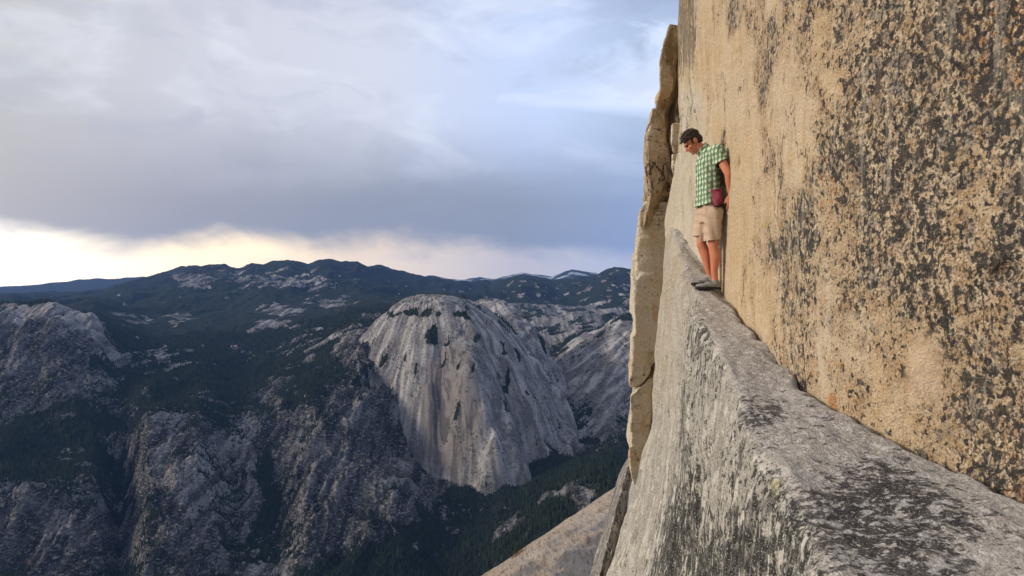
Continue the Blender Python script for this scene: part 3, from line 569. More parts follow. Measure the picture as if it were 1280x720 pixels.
# ================================================================== detached pillars and blocks beside the ledge
def rock_column(name, d, rows, depth, mat, seed, amp=0.05, nring=88, nz=260, cant=0.35, **props):
    """rows: (photo row, left px, right px); stacked rounded cross-sections with real depth"""
    rows = sorted(rows, key=lambda r_: -r_[0])
    zc = np.array([(360 - r_[0]) / F * d for r_ in rows]); xl = np.array([(r_[1] - 640) / F * d for r_ in rows]); xr = np.array([(r_[2] - 640) / F * d for r_ in rows])
    zz = np.linspace(zc[0], zc[-1], nz); a, b_ = np.interp(zz, zc, xl), np.interp(zz, zc, xr)
    th = np.linspace(0, 2 * math.pi, nring, endpoint=False); ct, s_ = np.cos(th), np.sin(th); e = 0.2
    ux = np.sign(ct) * np.abs(ct)**e; uy = np.sign(s_) * np.abs(s_)**e
    tap = np.minimum(1, (np.minimum(np.arange(nz), np.arange(nz)[::-1]) + 0.6) / 7)**0.6
    cxm, hw = (a + b_) / 2, np.maximum((b_ - a) / 2, 0.015)
    Xc = cxm[:, None] + hw[:, None] * ux[None] * tap[:, None]**0.7; Yc = d + depth / 2 + depth / 2 * uy[None] * tap[:, None] + cant * np.maximum(ux, -1)[None] * hw[:, None] * (uy < 0)
    Zz = np.repeat(zz[:, None], nring, 1)
    Xc = Xc * (1 + (Yc - d) / d * np.where(ux < 0, 1.06, 1.0)[None])
    q_ = fbm3(Xc / 0.9, Yc / 0.9, Zz / 1.1, 3, seed + 9) * 4
    n_ = fbm3(Xc / 0.45, Yc / 0.45, Zz / 0.7, 5, seed, 0.6) * amp * 0.8 + (np.floor(q_) + sstep(0.75, 1.0, q_ - np.floor(q_))) / 4 * amp * 0.9
    rg = np.random.default_rng(seed); ns = 90; sp = np.stack([rg.uniform(Xc.min(), Xc.max(), ns), rg.uniform(d - .3, d + depth, ns), rg.uniform(max(zz[0], -7), zz[-1], ns)], 1); so_ = rg.uniform(-1, 1, ns); sn = rg.normal(0, 1, (ns, 3))
    dd_ = ((Xc[..., None] - sp[:, 0]) * 1.3)**2 + (Yc[..., None] - sp[:, 1])**2 + ((Zz[..., None] - sp[:, 2]) * 0.6)**2; ci = dd_.argmin(-1)
    n_ = n_ * 0.32 + amp * 0.75 * so_[ci] + 0.8 * amp * np.clip(((Xc - sp[ci, 0]) * sn[ci, 0] + (Yc - sp[ci, 1]) * sn[ci, 1] + (Zz - sp[ci, 2]) * sn[ci, 2]) * 0.5, -.8, .8)
    for _ in range(1): n_ = (2 * n_ + np.roll(n_, 1, 1) + np.roll(n_, -1, 1) + np.vstack([n_[:1], n_[:-1]]) + np.vstack([n_[1:], n_[-1:]])) / 6
    n_ = n_ * (0.0 + np.minimum(1, (np.minimum(np.arange(nz), np.arange(nz)[::-1])) / 12)[:, None]) * (0.25 + 0.75 * np.clip(hw[:, None] / 0.12, 0, 1) * tap[:, None])
    Xc = Xc + n_ * ux; Yc = Yc + n_ * uy
    Vv = np.stack([Xc, Yc, Zz], -1).reshape(-1, 3); Qq = grid_quads(nz, nring, wrap=True)
    nb = len(Vv); Vv = np.vstack([Vv, Vv[:nring].mean(0), Vv[-nring:].mean(0)])
    j = np.arange(nring); j1 = (j + 1) % nring; o_ = (nz - 1) * nring
    caps = np.concatenate([np.stack([np.full(nring, nb), j1, j, np.full(nring, nb)], 1), np.stack([np.full(nring, nb + 1), o_ + j, o_ + j1, np.full(nring, nb + 1)], 1)])
    me = mesh_np(name, Vv, Qq)
    bm = bmesh.new(); bm.from_mesh(me); bm.verts.ensure_lookup_table()
    for c_ in caps: bm.faces.new([bm.verts[q] for q in c_[:3]]).smooth = True
    bm.to_mesh(me); bm.free()
    return link(name, me, mat, **props)
rock_column('rock_flake', 11.0, [(24, 840, 846), (32, 836, 848), (45, 832, 850), (58, 826, 851), (66, 824, 849), (80, 822, 846), (110, 823, 842), (120, 821, 839), (128, 818, 837), (150, 812, 834.5), (170, 807, 836), (190, 805, 840), (225, 806, 838), (240, 808, 834), (252, 807, 826), (268, 804, 817), (286, 803, 810)],
            2.6, M_FLAKE_A, 100, 0.10, label='tall ochre rock flake leaning beside the wall above the ledge', category='rock flake')
rock_column('rock_pillar', 11.4, [(246, 806, 836), (256, 801, 838), (264, 797, 840), (290, 794.5, 842), (320, 792, 845), (350, 789.5, 848), (380, 788.5, 846), (420, 789.5, 834), (452, 789, 822), (464, 788.5, 815), (478, 788, 803), (490, 788, 793)],
            2.2, M_FLAKE_B, 120, 0.075, label='pale cream and orange granite pillar below the ochre flake', category='rock pillar')
rock_column('rock_pillar', 11.4, [(472, 813, 819), (480, 802, 820), (495, 788, 819), (520, 787, 816), (540, 786, 814), (570, 784.5, 809), (590, 787, 803), (610, 792, 798)],
            2.0, M_FLAKE_B, 125, 0.05, label='short pale block tapering down under the diagonal crack of the pillar', category='rock pillar')
rock_column('rock_slab', 12.4, [(584, 784, 796), (596, 780, 792), (612, 775, 787), (640, 768, 779), (680, 757, 769), (720, 747, 757), (800, 726, 736), (1200, 620, 650), (2200, 400, 470)],
            1.6, M_FLAKE_C, 140, 0.03, nz=260, label='dark grey leaning rock slab left of the black crack', category='rock slab')
rock_column('rock_slab', 11.2, [(574, 800, 812), (590, 798, 815), (610, 795, 820), (650, 785, 818), (690, 776, 815), (720, 768, 812), (800, 750, 800), (1200, 650, 700), (2200, 430, 500)],
            1.4, M_FLAKE_D, 150, 0.03, nz=260, label='light grey speckled rock slab between black crack and ledge face', category='rock slab')
rock_column('wedged_block', 10.5, [(148, 845, 856), (156, 840, 858), (180, 839, 858), (186, 840, 858)], 0.9, M_FLAKE_B, 160, 0.03, nz=40, label='upper pale block wedged in the crack behind the climber', category='rock block')
rock_column('wedged_block', 10.5, [(189, 839, 858), (196, 840, 858), (206, 839, 858), (214, 842, 858)], 0.9, M_FLAKE_B, 170, 0.03, nz=40, label='lower pale block wedged in the crack behind the climber', category='rock block')
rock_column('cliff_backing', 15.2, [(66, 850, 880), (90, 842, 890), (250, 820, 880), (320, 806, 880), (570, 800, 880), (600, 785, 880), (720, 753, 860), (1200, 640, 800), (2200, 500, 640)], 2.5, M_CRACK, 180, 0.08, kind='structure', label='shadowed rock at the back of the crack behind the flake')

# ================================================================== the lower granite shoulder
crest = np.array([(470, 830, 165), (520, 784, 175), (560, 750, 185), (600, 721, 198), (643, 693, 218), (690, 661, 246), (740, 628, 285), (790, 596, 330), (840, 566, 390), (900, 530, 470)], float)
cr = catmull(crest, 30)
cv = np.stack([(cr[:, 0] - 640) / F * cr[:, 2], cr[:, 2], (360 - cr[:, 1]) / F * cr[:, 2]], 1)
tv = np.concatenate([np.linspace(-1, 0, 150), np.linspace(0, 1, 70)[1:]])
U = cv[:, None, :]; TT = tv[None, :, None]
hd = cv[:, :2] / np.linalg.norm(cv[:, :2], axis=1)[:, None]
vs = (-(cr[:, 1] - 360) / F)[:, None]                       # line-of-sight slope at the crest
dist = np.where(tv < 0, tv * 0.72, tv * 0.8)[None, :] * cv[:, 1][:, None]
Xq = cv[:, 0][:, None] + hd[:, 0][:, None] * dist + np.where(dist < 0, -dist * 0.10, 0); Yq = cv[:, 1][:, None] + hd[:, 1][:, None] * dist
Zq = cv[:, 2][:, None] + vs * dist - np.abs(dist)**1.7 * np.where(dist > 0, 0.030, 0.0145)
nn = fbm2(Xq / 30 + Yq / 60, Yq / 30, 4, 91) * 1.2 + np.round(fbm2((Xq - 0.62 * Yq) / 13, (Yq + 0.62 * Xq) / 60, 3, 92, .6) * 4) / 4 * 1.1
edgef = 1 - 0.75 * np.exp(-(dist / 12)**2)
Zq = Zq + nn * edgef
me = mesh_np('granite_shoulder', np.stack([Xq, Yq, Zq], -1), grid_quads(*Xq.shape, flip=True))
m, t, b = new_mat('pale_exfoliating_granite'); P = t.obj()
c = t.mix(t.step(t.noise(P, 0.05, 5, 0.6), 0.3, 0.7), (0.52, 0.40, 0.28), (0.54, 0.45, 0.35))
ln_ = t.noise(t.scale(P, (0.42, 0.09, 0.5), (0, 0, 0), (0, 0, R(-32))), 1.0, 7, 0.72, 0.3)
c = t.mix(t.mul(t.step(ln_, 0.53, 0.64), 0.65), c, (0.17, 0.12, 0.08))
c = t.mix(t.mul(t.step(ln_, 0.45, 0.36), 0.6), c, (0.50, 0.44, 0.365))
c = t.mix(t.mul(t.step(t.noise(P, 0.7, 5, 0.7), 0.57, 0.68), 0.6), c, (0.17, 0.145, 0.12))
t.put(b.inputs['Base Color'], c); c = t.mix(t.mul(t.step(t.noise(t.scale(P, (1.3, .22, 1), (3, 0, 0), (0, 0, R(-38))), 1.0, 5, .65), .56, .62), .6), c, (0.13, 0.10, 0.075))
t.put(b.inputs['Base Color'], c)
t.put(b.inputs['Normal'], t.bump(t.add(ln_, t.mul(t.noise(P, 1.2, 5, .6), .3)), 1.0, 3.0))
link('granite_shoulder', me, m, kind='structure', label='pale granite shoulder sloping away below the cliff')

# ------------------------------------------------------------------ small wind-bent pine on the shoulder
def pine():
    ip = int(np.argmin(np.abs(cr[:, 0] - 644))); jt = int(np.argmin(np.abs(dist[ip] + 3.0)))
    base = Vector((Xq[ip, jt], Yq[ip, jt], Zq[ip, jt] - 0.1))
    bm = bmesh.new(); H = 3.4
    pts = [Vector((0.0, 0, 0)), Vector((0.12, 0, 0.9)), Vector((0.02, 0.05, 1.9)), Vector((-0.1, 0, 2.7)), Vector((-0.15, 0, H))]; rad_ = [0.16, 0.13, 0.09, 0.06, 0.02]
    def tube(pts, rad_):
        prev = None
        for p, r_ in zip(pts, rad_):
            ring = [bm.verts.new(p + Vector((math.cos(a) * r_, math.sin(a) * r_, 0))) for a in [k_ * math.pi / 3 for k_ in range(6)]]
            if prev:
                for k_ in range(6): bm.faces.new((prev[k_], prev[(k_+1) % 6], ring[(k_+1) % 6], ring[k_]))
            prev = ring
    tube(pts, rad_)
    tips = []
    for k_ in range(16):
        z = random.uniform(0.7, 3.1); a = random.uniform(0, 6.28); L = (1.25 - 0.25 * z) * random.uniform(.6, 1.1)
        p0 = Vector((0, 0, z)); p1 = p0 + Vector((math.cos(a) * L, math.sin(a) * L, random.uniform(.05, .35)))
        tube([p0, (p0 + p1) / 2 + Vector((0, 0, .05)), p1], [0.04, 0.03, 0.012]); tips += [p1, (p0 + p1) / 2]
    me = bpy.data.meshes.new('trunk'); bm.to_mesh(me); bm.free()
    n = 1700; tp = np.array([list(v) for v in tips] + [[-.1, 0, 3.2], [-.12, 0, 3.5]])
    ctr = tp[RNG.integers(0, len(tp), n)] + RNG.normal(0, 1, (n, 3)) * np.array([.2, .2, .13])
    ax = RNG.normal(0, 1, (n, 3)); ax /= np.linalg.norm(ax, axis=1)[:, None]; sd_ = np.cross(ax, RNG.normal(0, 1, (n, 3))); sd_ /= np.linalg.norm(sd_, axis=1)[:, None]
    L = RNG.uniform(.07, .16, n)[:, None]; W_ = L * .35
    vv = np.stack([ctr - ax * L - sd_ * W_ * .4, ctr + sd_ * W_, ctr + ax * L, ctr - sd_ * W_], 1).reshape(-1, 3)
    mc = mesh_np('crown', vv, np.arange(4 * n).reshape(-1, 4), dict(tint=np.repeat(RNG.uniform(0, 1, n), 4)), smooth=False)
    root = bpy.data.objects.new('pine_tree', None); COL.objects.link(root); root.location = base
    root['label'] = 'lone small dark pine rooted on the crest of the pale granite shoulder'; root['category'] = 'tree'
    mb, t, b = new_mat('pine_bark'); t.put(b.inputs['Base Color'], t.mix(t.noise(t.obj(), 6), (0.10, 0.06, 0.035), (0.20, 0.12, 0.07)))
    ml, t, b = new_mat('pine_needles'); t.put(b.inputs['Base Color'], t.mix(t.attr('tint'), (0.025, 0.040, 0.018), (0.075, 0.085, 0.035)))
    link('trunk', me, mb, root); link('crown', mc, ml, root)
    # russet soil and dead brush spilling down below the tree
    n = 900; g = np.abs(RNG.normal(0, 1, n)); ii = np.clip(ip + np.round(RNG.normal(2, 3.0, n)).astype(int), 0, len(cr) - 1); jj = np.clip(jt - np.round(g * 4).astype(int), 0, 149)
    ctr = np.stack([Xq[ii, jj], Yq[ii, jj], Zq[ii, jj]], 1) + RNG.normal(0, 1, (n, 3)) * np.array([.5, .5, .05]); 
    ax = RNG.normal(0, 1, (n, 3)) * np.array([1, 1, .8]); ax /= np.linalg.norm(ax, axis=1)[:, None]; sd_ = np.cross(ax, RNG.normal(0, 1, (n, 3))); sd_ /= np.linalg.norm(sd_, axis=1)[:, None]
    L = RNG.uniform(.10, .28, n)[:, None]; vv = np.stack([ctr - ax * L, ctr + sd_ * L * .4, ctr + ax * L, ctr - sd_ * L * .4], 1).reshape(-1, 3)
    mm, t, b = new_mat('russet_brush'); t.put(b.inputs['Base Color'], t.mix(t.attr('tint'), (0.13, 0.075, 0.035), (0.26, 0.17, 0.09)))
    link('dry_brush', mesh_np('dry_brush', vv, np.arange(4 * n).reshape(-1, 4), dict(tint=np.repeat(RNG.uniform(0, 1, n), 4)), smooth=False), mm, kind='stuff', label='russet dry brush below the lone pine', category='brush')
pine()

# ================================================================== the climber
B = Vector((2.13, 7.40, 0.0))
def W(px, py, dy=0.0):                       # point of the climber: photo pixel -> metres beside the base point
    s_ = 7.4 / F; return Vector(((px - 640) * s_ - B.x, dy, (360 - py) * s_))
WORK = bpy.data.scenes.new('workbench')          # a small scene of its own, so modifiers evaluate without the landscape
class Blob:
    def __init__(s): s.bm = bmesh.new()
    def ball(s, c_, r_, rot=None, seg=20):
        m_ = Matrix.Translation(c_) @ (rot.to_matrix().to_4x4() if rot else Matrix()) @ Matrix.Diagonal((*(r_ if isinstance(r_, (tuple, list)) else (r_,) * 3), 1))
        nv = seg // 2 + 1; poles = [s.bm.verts.new(m_ @ Vector((0, 0, q_))) for q_ in (-1, 1)]
        rings = [[s.bm.verts.new(m_ @ Vector((math.cos(2 * math.pi * k_ / seg) * math.sin(math.pi * j / nv), math.sin(2 * math.pi * k_ / seg) * math.sin(math.pi * j / nv), -math.cos(math.pi * j / nv)))) for k_ in range(seg)] for j in range(1, nv)]
        for k_ in range(seg):
            k1 = (k_ + 1) % seg
            s.bm.faces.new((poles[0], rings[0][k1], rings[0][k_])); s.bm.faces.new((poles[1], rings[-1][k_], rings[-1][k1]))
            for j in range(nv - 2): s.bm.faces.new((rings[j][k_], rings[j][k1], rings[j+1][k1], rings[j+1][k_]))
    def cone(s, p0, r0, p1, r1, n=18):
        dlt = p1 - p0; q = dlt.to_track_quat('Z', 'Y')
        r_ = bmesh.ops.create_cone(s.bm, cap_ends=True, segments=n, radius1=r0, radius2=r1, depth=dlt.length, matrix=Matrix.Translation((p0 + p1) / 2) @ q.to_matrix().to_4x4())
        s.ball(p0, r0, None, 14); s.ball(p1, r1, None, 14)
    def chain(s, pts, rs):
        for k_ in range(len(pts) - 1): s.cone(pts[k_], rs[k_], pts[k_+1], rs[k_+1])
    def loft(s, rings, n=28):
        prev = None; first = None
        for (cx_, cy_, z, a, b_) in rings:
            ring = [s.bm.verts.new((cx_ + a * math.cos(t_), cy_ + b_ * math.sin(t_), z)) for t_ in [2 * math.pi * k_ / n for k_ in range(n)]]
            if prev:
                for k_ in range(n): s.bm.faces.new((prev[k_], prev[(k_+1) % n], ring[(k_+1) % n], ring[k_]))
            else: s.bm.faces.new(ring[::-1])
            prev = ring
        s.bm.faces.new(prev)
    def build(s, name, voxel, smooth=4, cuts=(), bumpf=None):
        me = bpy.data.meshes.new(name); s.bm.normal_update(); s.bm.to_mesh(me); s.bm.free()
        o = bpy.data.objects.new('work', me); WORK.collection.objects.link(o)
        rm = o.modifiers.new('r', 'REMESH'); rm.mode = 'VOXEL'; rm.voxel_size = voxel; rm.use_smooth_shade = True
        sm = o.modifiers.new('s', 'SMOOTH'); sm.factor = 0.5; sm.iterations = smooth
        WORK.view_layers[0].update(); dg = WORK.view_layers[0].depsgraph
        out = bpy.data.meshes.new_from_object(o.evaluated_get(dg)); out.name = name
        bpy.data.objects.remove(o); bpy.data.meshes.remove(me)
        if cuts or bumpf:
            bm = bmesh.new(); bm.from_mesh(out)
            for co, no in cuts:
                bmesh.ops.bisect_plane(bm, geom=bm.verts[:] + bm.edges[:] + bm.faces[:], plane_co=co, plane_no=no, clear_outer=True)
            if bumpf:
                bm.normal_update()
                for v in bm.verts: v.co += v.normal * bumpf(v.co)
            for f_ in bm.faces: f_.smooth = True
            bm.to_mesh(out); bm.free()
        out.polygons.foreach_set('use_smooth', np.full(len(out.polygons), True))
        return out

def plain(name, col_a, col_b, sc=30, rough=0.8, bumpd=0.0, sss=0.0):
    m, t, b = new_mat(name); t.put(b.inputs['Base Color'], t.mix(t.noise(t.obj(), sc, 4), col_a, col_b)); b.inputs['Roughness'].default_value = rough
    if bumpd: t.put(b.inputs['Normal'], t.bump(t.noise(t.obj(), sc * 3, 3), 0.5, bumpd))
    return m
M_SKIN = plain('skin', (0.42, 0.125, 0.06), (0.68, 0.29, 0.17), 9, 0.5, 0.003)
M_HAIR = plain('dark_hair', (0.010, 0.007, 0.006), (0.050, 0.028, 0.018), 70, 0.55, 0.012)
M_SHORT = plain('khaki_cotton', (0.48, 0.345, 0.245), (0.54, 0.40, 0.29), 18, 0.9, 0.004)
M_SHOE = plain('shoe_grey_suede', (0.05, 0.05, 0.048), (0.42, 0.42, 0.38), 34, 0.7)
M_RUBBER = plain('black_rubber', (0.012, 0.012, 0.012), (0.025, 0.024, 0.023), 30, 0.6)
M_BAG = plain('maroon_fabric', (0.20, 0.035, 0.055), (0.30, 0.065, 0.09), 30, 0.85)
M_BLACK = plain('black_webbing', (0.015, 0.015, 0.017), (0.03, 0.03, 0.032), 30, 0.8)
M_CHALK = plain('chalk_fleece', (0.55, 0.50, 0.47), (0.65, 0.6, 0.57), 40, 0.95)
m, t, b = new_mat('green_plaid_cotton'); M_PLAID = m
P = t.obj(); ox, oy, oz = t.sep(P)
wob = t.mul(t.sub(t.noise(P, 9, 2), 0.5), 0.03)
uu = t.math('FRACT', t.math('DIVIDE', t.add(t.add(ox, t.mul(oy, -0.8)), t.add(wob, 10.0)), 0.052))
vv_ = t.math('FRACT', t.math('DIVIDE', t.add(t.add(oz, t.mul(ox, -0.25)), t.add(wob, 10.0)), 0.056))
def band(v, lo, hi): return t.mul(t.step(v, lo - .04, lo + .04), t.step(v, hi + .04, hi - .04))
bu, bv = band(uu, .50, .94), band(vv_, .50, .94)
c = t.mix(bu, (0.64, 0.70, 0.50), (0.075, 0.19, 0.095)); c = t.mix(t.mul(bv, 0.8), c, t.mix(bu, (0.09, 0.22, 0.11), (0.014, 0.05, 0.03)))
c = t.mix(t.mul(t.step(t.noise(P, 14, 4, .6), .45, .7), .22), c, (0.10, 0.13, 0.08)); c = t.mix(t.mul(band(uu, .66, .72), 0.5), c, (0.6, 0.68, 0.5)); c = t.mix(t.mul(band(vv_, .66, .72), 0.5), c, (0.6, 0.68, 0.5))
t.put(b.inputs['Base Color'], c); b.inputs['Roughness'].default_value = 0.9

# --- body (one continuous skin)
bl = Blob()
torso = [(W(888, 0).x, 0, z, a, b_) for z, a, b_ in [(0.74, .10, .15), (0.82, .115, .168), (0.95, .105, .15), (1.06, .102, .148), (1.2, .112, .162), (1.33, .118, .178), (1.41, .105, .18), (1.465, .07, .11)]]
off = [0.0, 0.0, -.01, -.015, -.015, -.012, 0, -.015]
torso = [(a[0] + o_, a[1], a[2], a[3] * .86, a[4] * .86) for a, o_ in zip(torso, off)]
bl.loft(torso)
neck0, neck1 = W(882, 192), W(872, 183)
bl.chain([neck0, neck1], [.066, .056])
hq = Quaternion((0, 1, 0), R(-44))           # head bowed: nose tips from -x towards down
hc = W(865.5, 177.5)
def hp(x, y, z): return hc + hq @ Vector((x, y, z))     # head frame: face looks along -x, crown +z
bl.ball(hp(.012, 0, .022), (.094, .074, .098), hq); bl.ball(hp(-.035, 0, -.045), (.062, .056, .07), hq)
bl.ball(hp(-.070, 0, -.092), (.026, .030, .022), hq)                         # chin
bl.cone(hp(-.088, 0, .012), .010, hp(-.108, 0, -.026), .0145)                   # nose
bl.ball(hp(-.082, 0, .026), (.018, .05, .012), hq)                              # brow
bl.ball(hp(-.086, 0, -.058), (.014, .024, .012), hq)                           # lips
for s_ in (-1, 1):
    bl.ball(hp(.012, s_ * .078, -.004), (.022, .010, .034), hq); bl.ball(hp(-.06, s_ * .036, -.022), (.03, .026, .026), hq)
ARMS = {-1: [W(890, 194, -.185), W(900.5, 223, -.275), W(905, 246.5, -.235)], 1: [W(890, 194, .185), W(897, 224, .25), W(899, 250, .23)]}
for s_, a in ARMS.items():
    mid_u = a[0].lerp(a[1], .45); mid_f = a[1].lerp(a[2], .35)
    bl.chain([a[0] - Vector((0, s_ * .012, .008)), mid_u, a[1], mid_f, a[2]], [.050, .047, .040, .042, .028])
    w0 = a[2]; d_ = Vector((-.02, 0, -1)).normalized(); across = Vector((1, 0, -.02)); nrm = Vector((0, s_, 0))
    # palm turned with its back to the viewer, fingers hanging, thumb forward
    palm = w0 + d_ * .052
    bl.ball(palm, (.038, .017, .052)); bl.chain([w0, palm], [.026, .024])
    for f_, (oy_, L) in enumerate([(-.030, .072), (-.010, .082), (.010, .077), (.028, .060)]):
        k0 = w0 + d_ * .088 + across * oy_; k1 = k0 + d_ * L * .45 + across * oy_ * .12 - nrm * .004
        k2 = k1 + d_ * L * .32 - nrm * .014; k3 = k2 + d_ * L * .2 - nrm * .018
        bl.chain([k0 - d_ * .03, k0, k1, k2, k3], [.010, .0098, .0090, .0082, .0070])
    th0 = w0 + d_ * .028 - across * .026; th1 = th0 + d_ * .03 - across * .022 - nrm * .01; th2 = th1 + d_ * .034 - across * .008 - nrm * .008
    bl.chain([th0, th1, th2], [.0135, .0115, .0085])
LEGS = {-1: [W(890, 270, -.080), W(889, 308, -.070), W(891.5, 349, -.055)], 1: [W(884, 270, .080), W(878.5, 304, .065), W(890, 346, .060)]}
for s_, a in LEGS.items():
    calf = a[1].lerp(a[2], .32) + Vector((.016, 0, 0))
    bl.chain([a[0], a[0].lerp(a[1], .5), a[1], calf, a[1].lerp(a[2], .75), a[2]], [.080, .068, .052, .056, .037, .034])
    zf0 = ledge_z(B.x + a[2].x - .05, B.y + a[2].y)
    heel = Vector((a[2].x + .02, a[2].y, zf0 + .04)); toe = Vector((a[2].x - .15, a[2].y - .012, zf0 + .035))
    bl.chain([a[2], heel], [.037, .035]); bl.chain([heel, toe], [.032, .026])
person = link('person', bl.build('person', 0.0065, 3), M_SKIN, None, B, label='man in green plaid shirt and tan shorts standing on the ledge looking down', category='person')
# --- hair
hb = Blob(); hb.ball(hp(.022, 0, .040), (.100, .082, .096), hq); hb.ball(hp(.052, 0, -.012), (.066, .079, .062), hq); hb.ball(hp(-.040, 0, .080), (.046, .058, .034), hq)
def on_head(a, e_, rr): return hp(.018 + math.cos(a) * math.cos(e_) * .100 * rr, math.sin(a) * math.cos(e_) * .082 * rr, .038 + math.sin(e_) * .096 * rr)
for k_ in range(130):                                   # short tufts combed forward
    a, e_ = random.uniform(0, 6.28), math.asin(random.uniform(.05, 1))
    p0 = on_head(a, e_, .97); hb.cone(p0, random.uniform(.010, .016), p0 + hq @ Vector((random.uniform(-.030, -.008), random.uniform(-.014, .014), random.uniform(-.004, .022))), .005, 7)
for k_ in range(16):                                    # fringe and forelock over the brow
    y_ = random.uniform(-.058, .058); p0 = hp(-.068, y_, .078 - abs(y_) * .25); hb.cone(p0, .016, p0 + hq @ Vector((random.uniform(-.030, -.008), random.uniform(-.014, .014), random.uniform(-.016, .016))), .006, 7)
for k_ in range(26):                                    # nape and behind the ears
    y_ = random.uniform(-.06, .06); p0 = hp(.085 - abs(y_) * .3, y_, random.uniform(-.045, .02)); hb.cone(p0, .013, p0 + hq @ Vector((.004, 0, -.024)), .006, 7)
for s_ in (-1, 1): hb.cone(hp(-.022, s_ * .070, .030), .016, hp(-.026, s_ * .070, -.012), .008, 8)
hair_me = hb.build('hair', 0.0055, 1, cuts=[(hp(-.02, 0, -.034), hq @ Vector((-.42, 0, -1)).normalized())])
# trim the hairline in front of the ears so the face stays clear
bm = bmesh.new(); bm.from_mesh(hair_me)
iq = hq.inverted(); loc = lambda co: iq @ (co - hc)
bmesh.ops.delete(bm, geom=[v for v in bm.verts if (lambda l: l.x < -.034 and l.z < .050 + .010 * math.sin(l.y * 130) + (-.034 - l.x) * .25)(loc(v.co))], context='VERTS'); bm.to_mesh(hair_me); bm.free()
link('hair', hair_me, M_HAIR, person)
for s_ in (-1, 1):
    e = Blob(); e.ball(hp(-.080, s_ * .032, .004), .011, None, 12); link('eye', e.build('eye', .002, 1), M_BLACK, person)
# --- shirt
sb = Blob()
sh = [(W(887, 0).x + o_, 0, z, a, b_) for z, a, b_, o_ in [(0.84, .140, .185, -.012), (0.93, .136, .180, -.015), (1.02, .128, .172, -.018), (1.12, .126, .174, -.020), (1.24, .130, .184, -.017), (1.35, .133, .198, -.012), (1.425, .120, .196, -.004), (1.485, .085, .125, -.014), (1.525, .070, .078, -.040)]]
sb.loft(sh)
sb.chain([W(885, 191), W(877, 185.5)], [.080, .072])
for s_, a in ARMS.items(): sb.chain([a[0] - Vector((0, s_ * .02, 0)), a[0].lerp(a[1], .58)], [.086, .070])
el_d = {s_: (a[1] - a[0]).normalized() for s_, a in ARMS.items()}
def fold(co): return -0.002 + 0.006 * math.sin(co.z * 48 + co.x * 40 + 3 * math.sin(co.y * 22)) + 0.007 * math.sin(co.x * 62 + co.z * 17 + 2 * math.sin(co.z * 9)) * (1.2 - min(1, co.z - .7))
def trim(bm, pred, co, no):
    fs = [f_ for f_ in bm.faces if pred(f_.calc_center_median())]
    g = list({e_ for f_ in fs for e_ in f_.edges}) + list({v for f_ in fs for v in f_.verts}) + fs
    bmesh.ops.bisect_plane(bm, geom=g, plane_co=co, plane_no=no.normalized(), clear_outer=True)
def shirt_mesh():
    me = sb.build('shirt', 0.0075, 3, bumpf=fold)
    bm = bmesh.new(); bm.from_mesh(me)
    trim(bm, lambda c_: c_.z < 1.0, Vector((0, 0, .905)), Vector((.18, 0, -1)))
    for s_, a in ARMS.items():
        co, no = a[0].lerp(a[1], .47), el_d[s_]
        trim(bm, lambda c_: (c_.y * s_) > .205 - max(0, (c_.x - W(893, 0).x)) * .9 and c_.z > 1.0 and (c_ - (co + no * ((c_ - co).dot(no)))).length < .115, co, no)
    no = (W(872, 183) - W(885, 191)).normalized(); co = W(877, 186)
    bmesh.ops.delete(bm, geom=[v for v in bm.verts if (v.co - co).dot(no) > .006], context='VERTS')
    for f_ in bm.faces: f_.smooth = True
    bm.to_mesh(me); bm.free(); return me
shirt = link('shirt', shirt_mesh(), M_PLAID, person)
cb = Blob(); cdir = (W(872, 183) - W(882, 192)).normalized(); cq = cdir.to_track_quat('Z', 'Y')
for k_ in range(22):
    a0_, a1_ = [2 * math.pi * (k_ + q_) / 22 for q_ in (0, 1)]
    f0 = cq @ Vector((math.cos(a0_) * .066, math.sin(a0_) * .066, 0)); f1 = cq @ Vector((math.cos(a1_) * .066, math.sin(a1_) * .066, 0))
    cb.cone(W(876.5, 186) + f0, .012, W(876.5, 186) + f1, .012, 8)
link('collar', cb.build('collar', .006, 2), M_PLAID, shirt)
# --- shorts
pb = Blob()
pb.loft([(W(887, 0).x - .006, 0, z, a, b_) for z, a, b_ in [(0.70, .112, .160), (0.80, .122, .170), (0.90, .112, .156), (1.0, .100, .140)]])
for s_, a in LEGS.items(): pb.chain([a[0] + Vector((-.008, 0, .02)), a[0].lerp(a[1], .55) + Vector((-.012, 0, 0)), a[1] + Vector((-.012, s_ * .018, -.10))], [.112, .094, .080])
sh_me = pb.build('shorts', .0075, 4, bumpf=lambda co: -0.006 + 0.007 * math.sin(co.x * 55 + co.z * 14 + 2 * math.sin(co.y * 30)) * (1.0 - max(0, co.z - .5)) + 0.004 * math.sin(co.z * 70 + co.x * 50))
bm = bmesh.new(); bm.from_mesh(sh_me)
for s_, a in LEGS.items():
    hz = (360 - (301 if s_ < 0 else 295)) * 7.4 / F
    trim(bm, lambda c_: c_.y * s_ > 0 and c_.z < .66, Vector((a[1].x, 0, hz)), Vector((.10 if s_ < 0 else -.06, 0, -1)))
left = set(bm.verts)
while left:                                             # drop trimmed scraps
    st = [left.pop()]; isl = list(st)
    while st:
        for e_ in st.pop().link_edges:
            for v in e_.verts:
                if v in left: left.discard(v); st.append(v); isl.append(v)
    if len(isl) < 900: bmesh.ops.delete(bm, geom=isl, context='VERTS')
for f_ in bm.faces: f_.smooth = True
bm.to_mesh(sh_me); bm.free()
link('shorts', sh_me, M_SHORT, person)
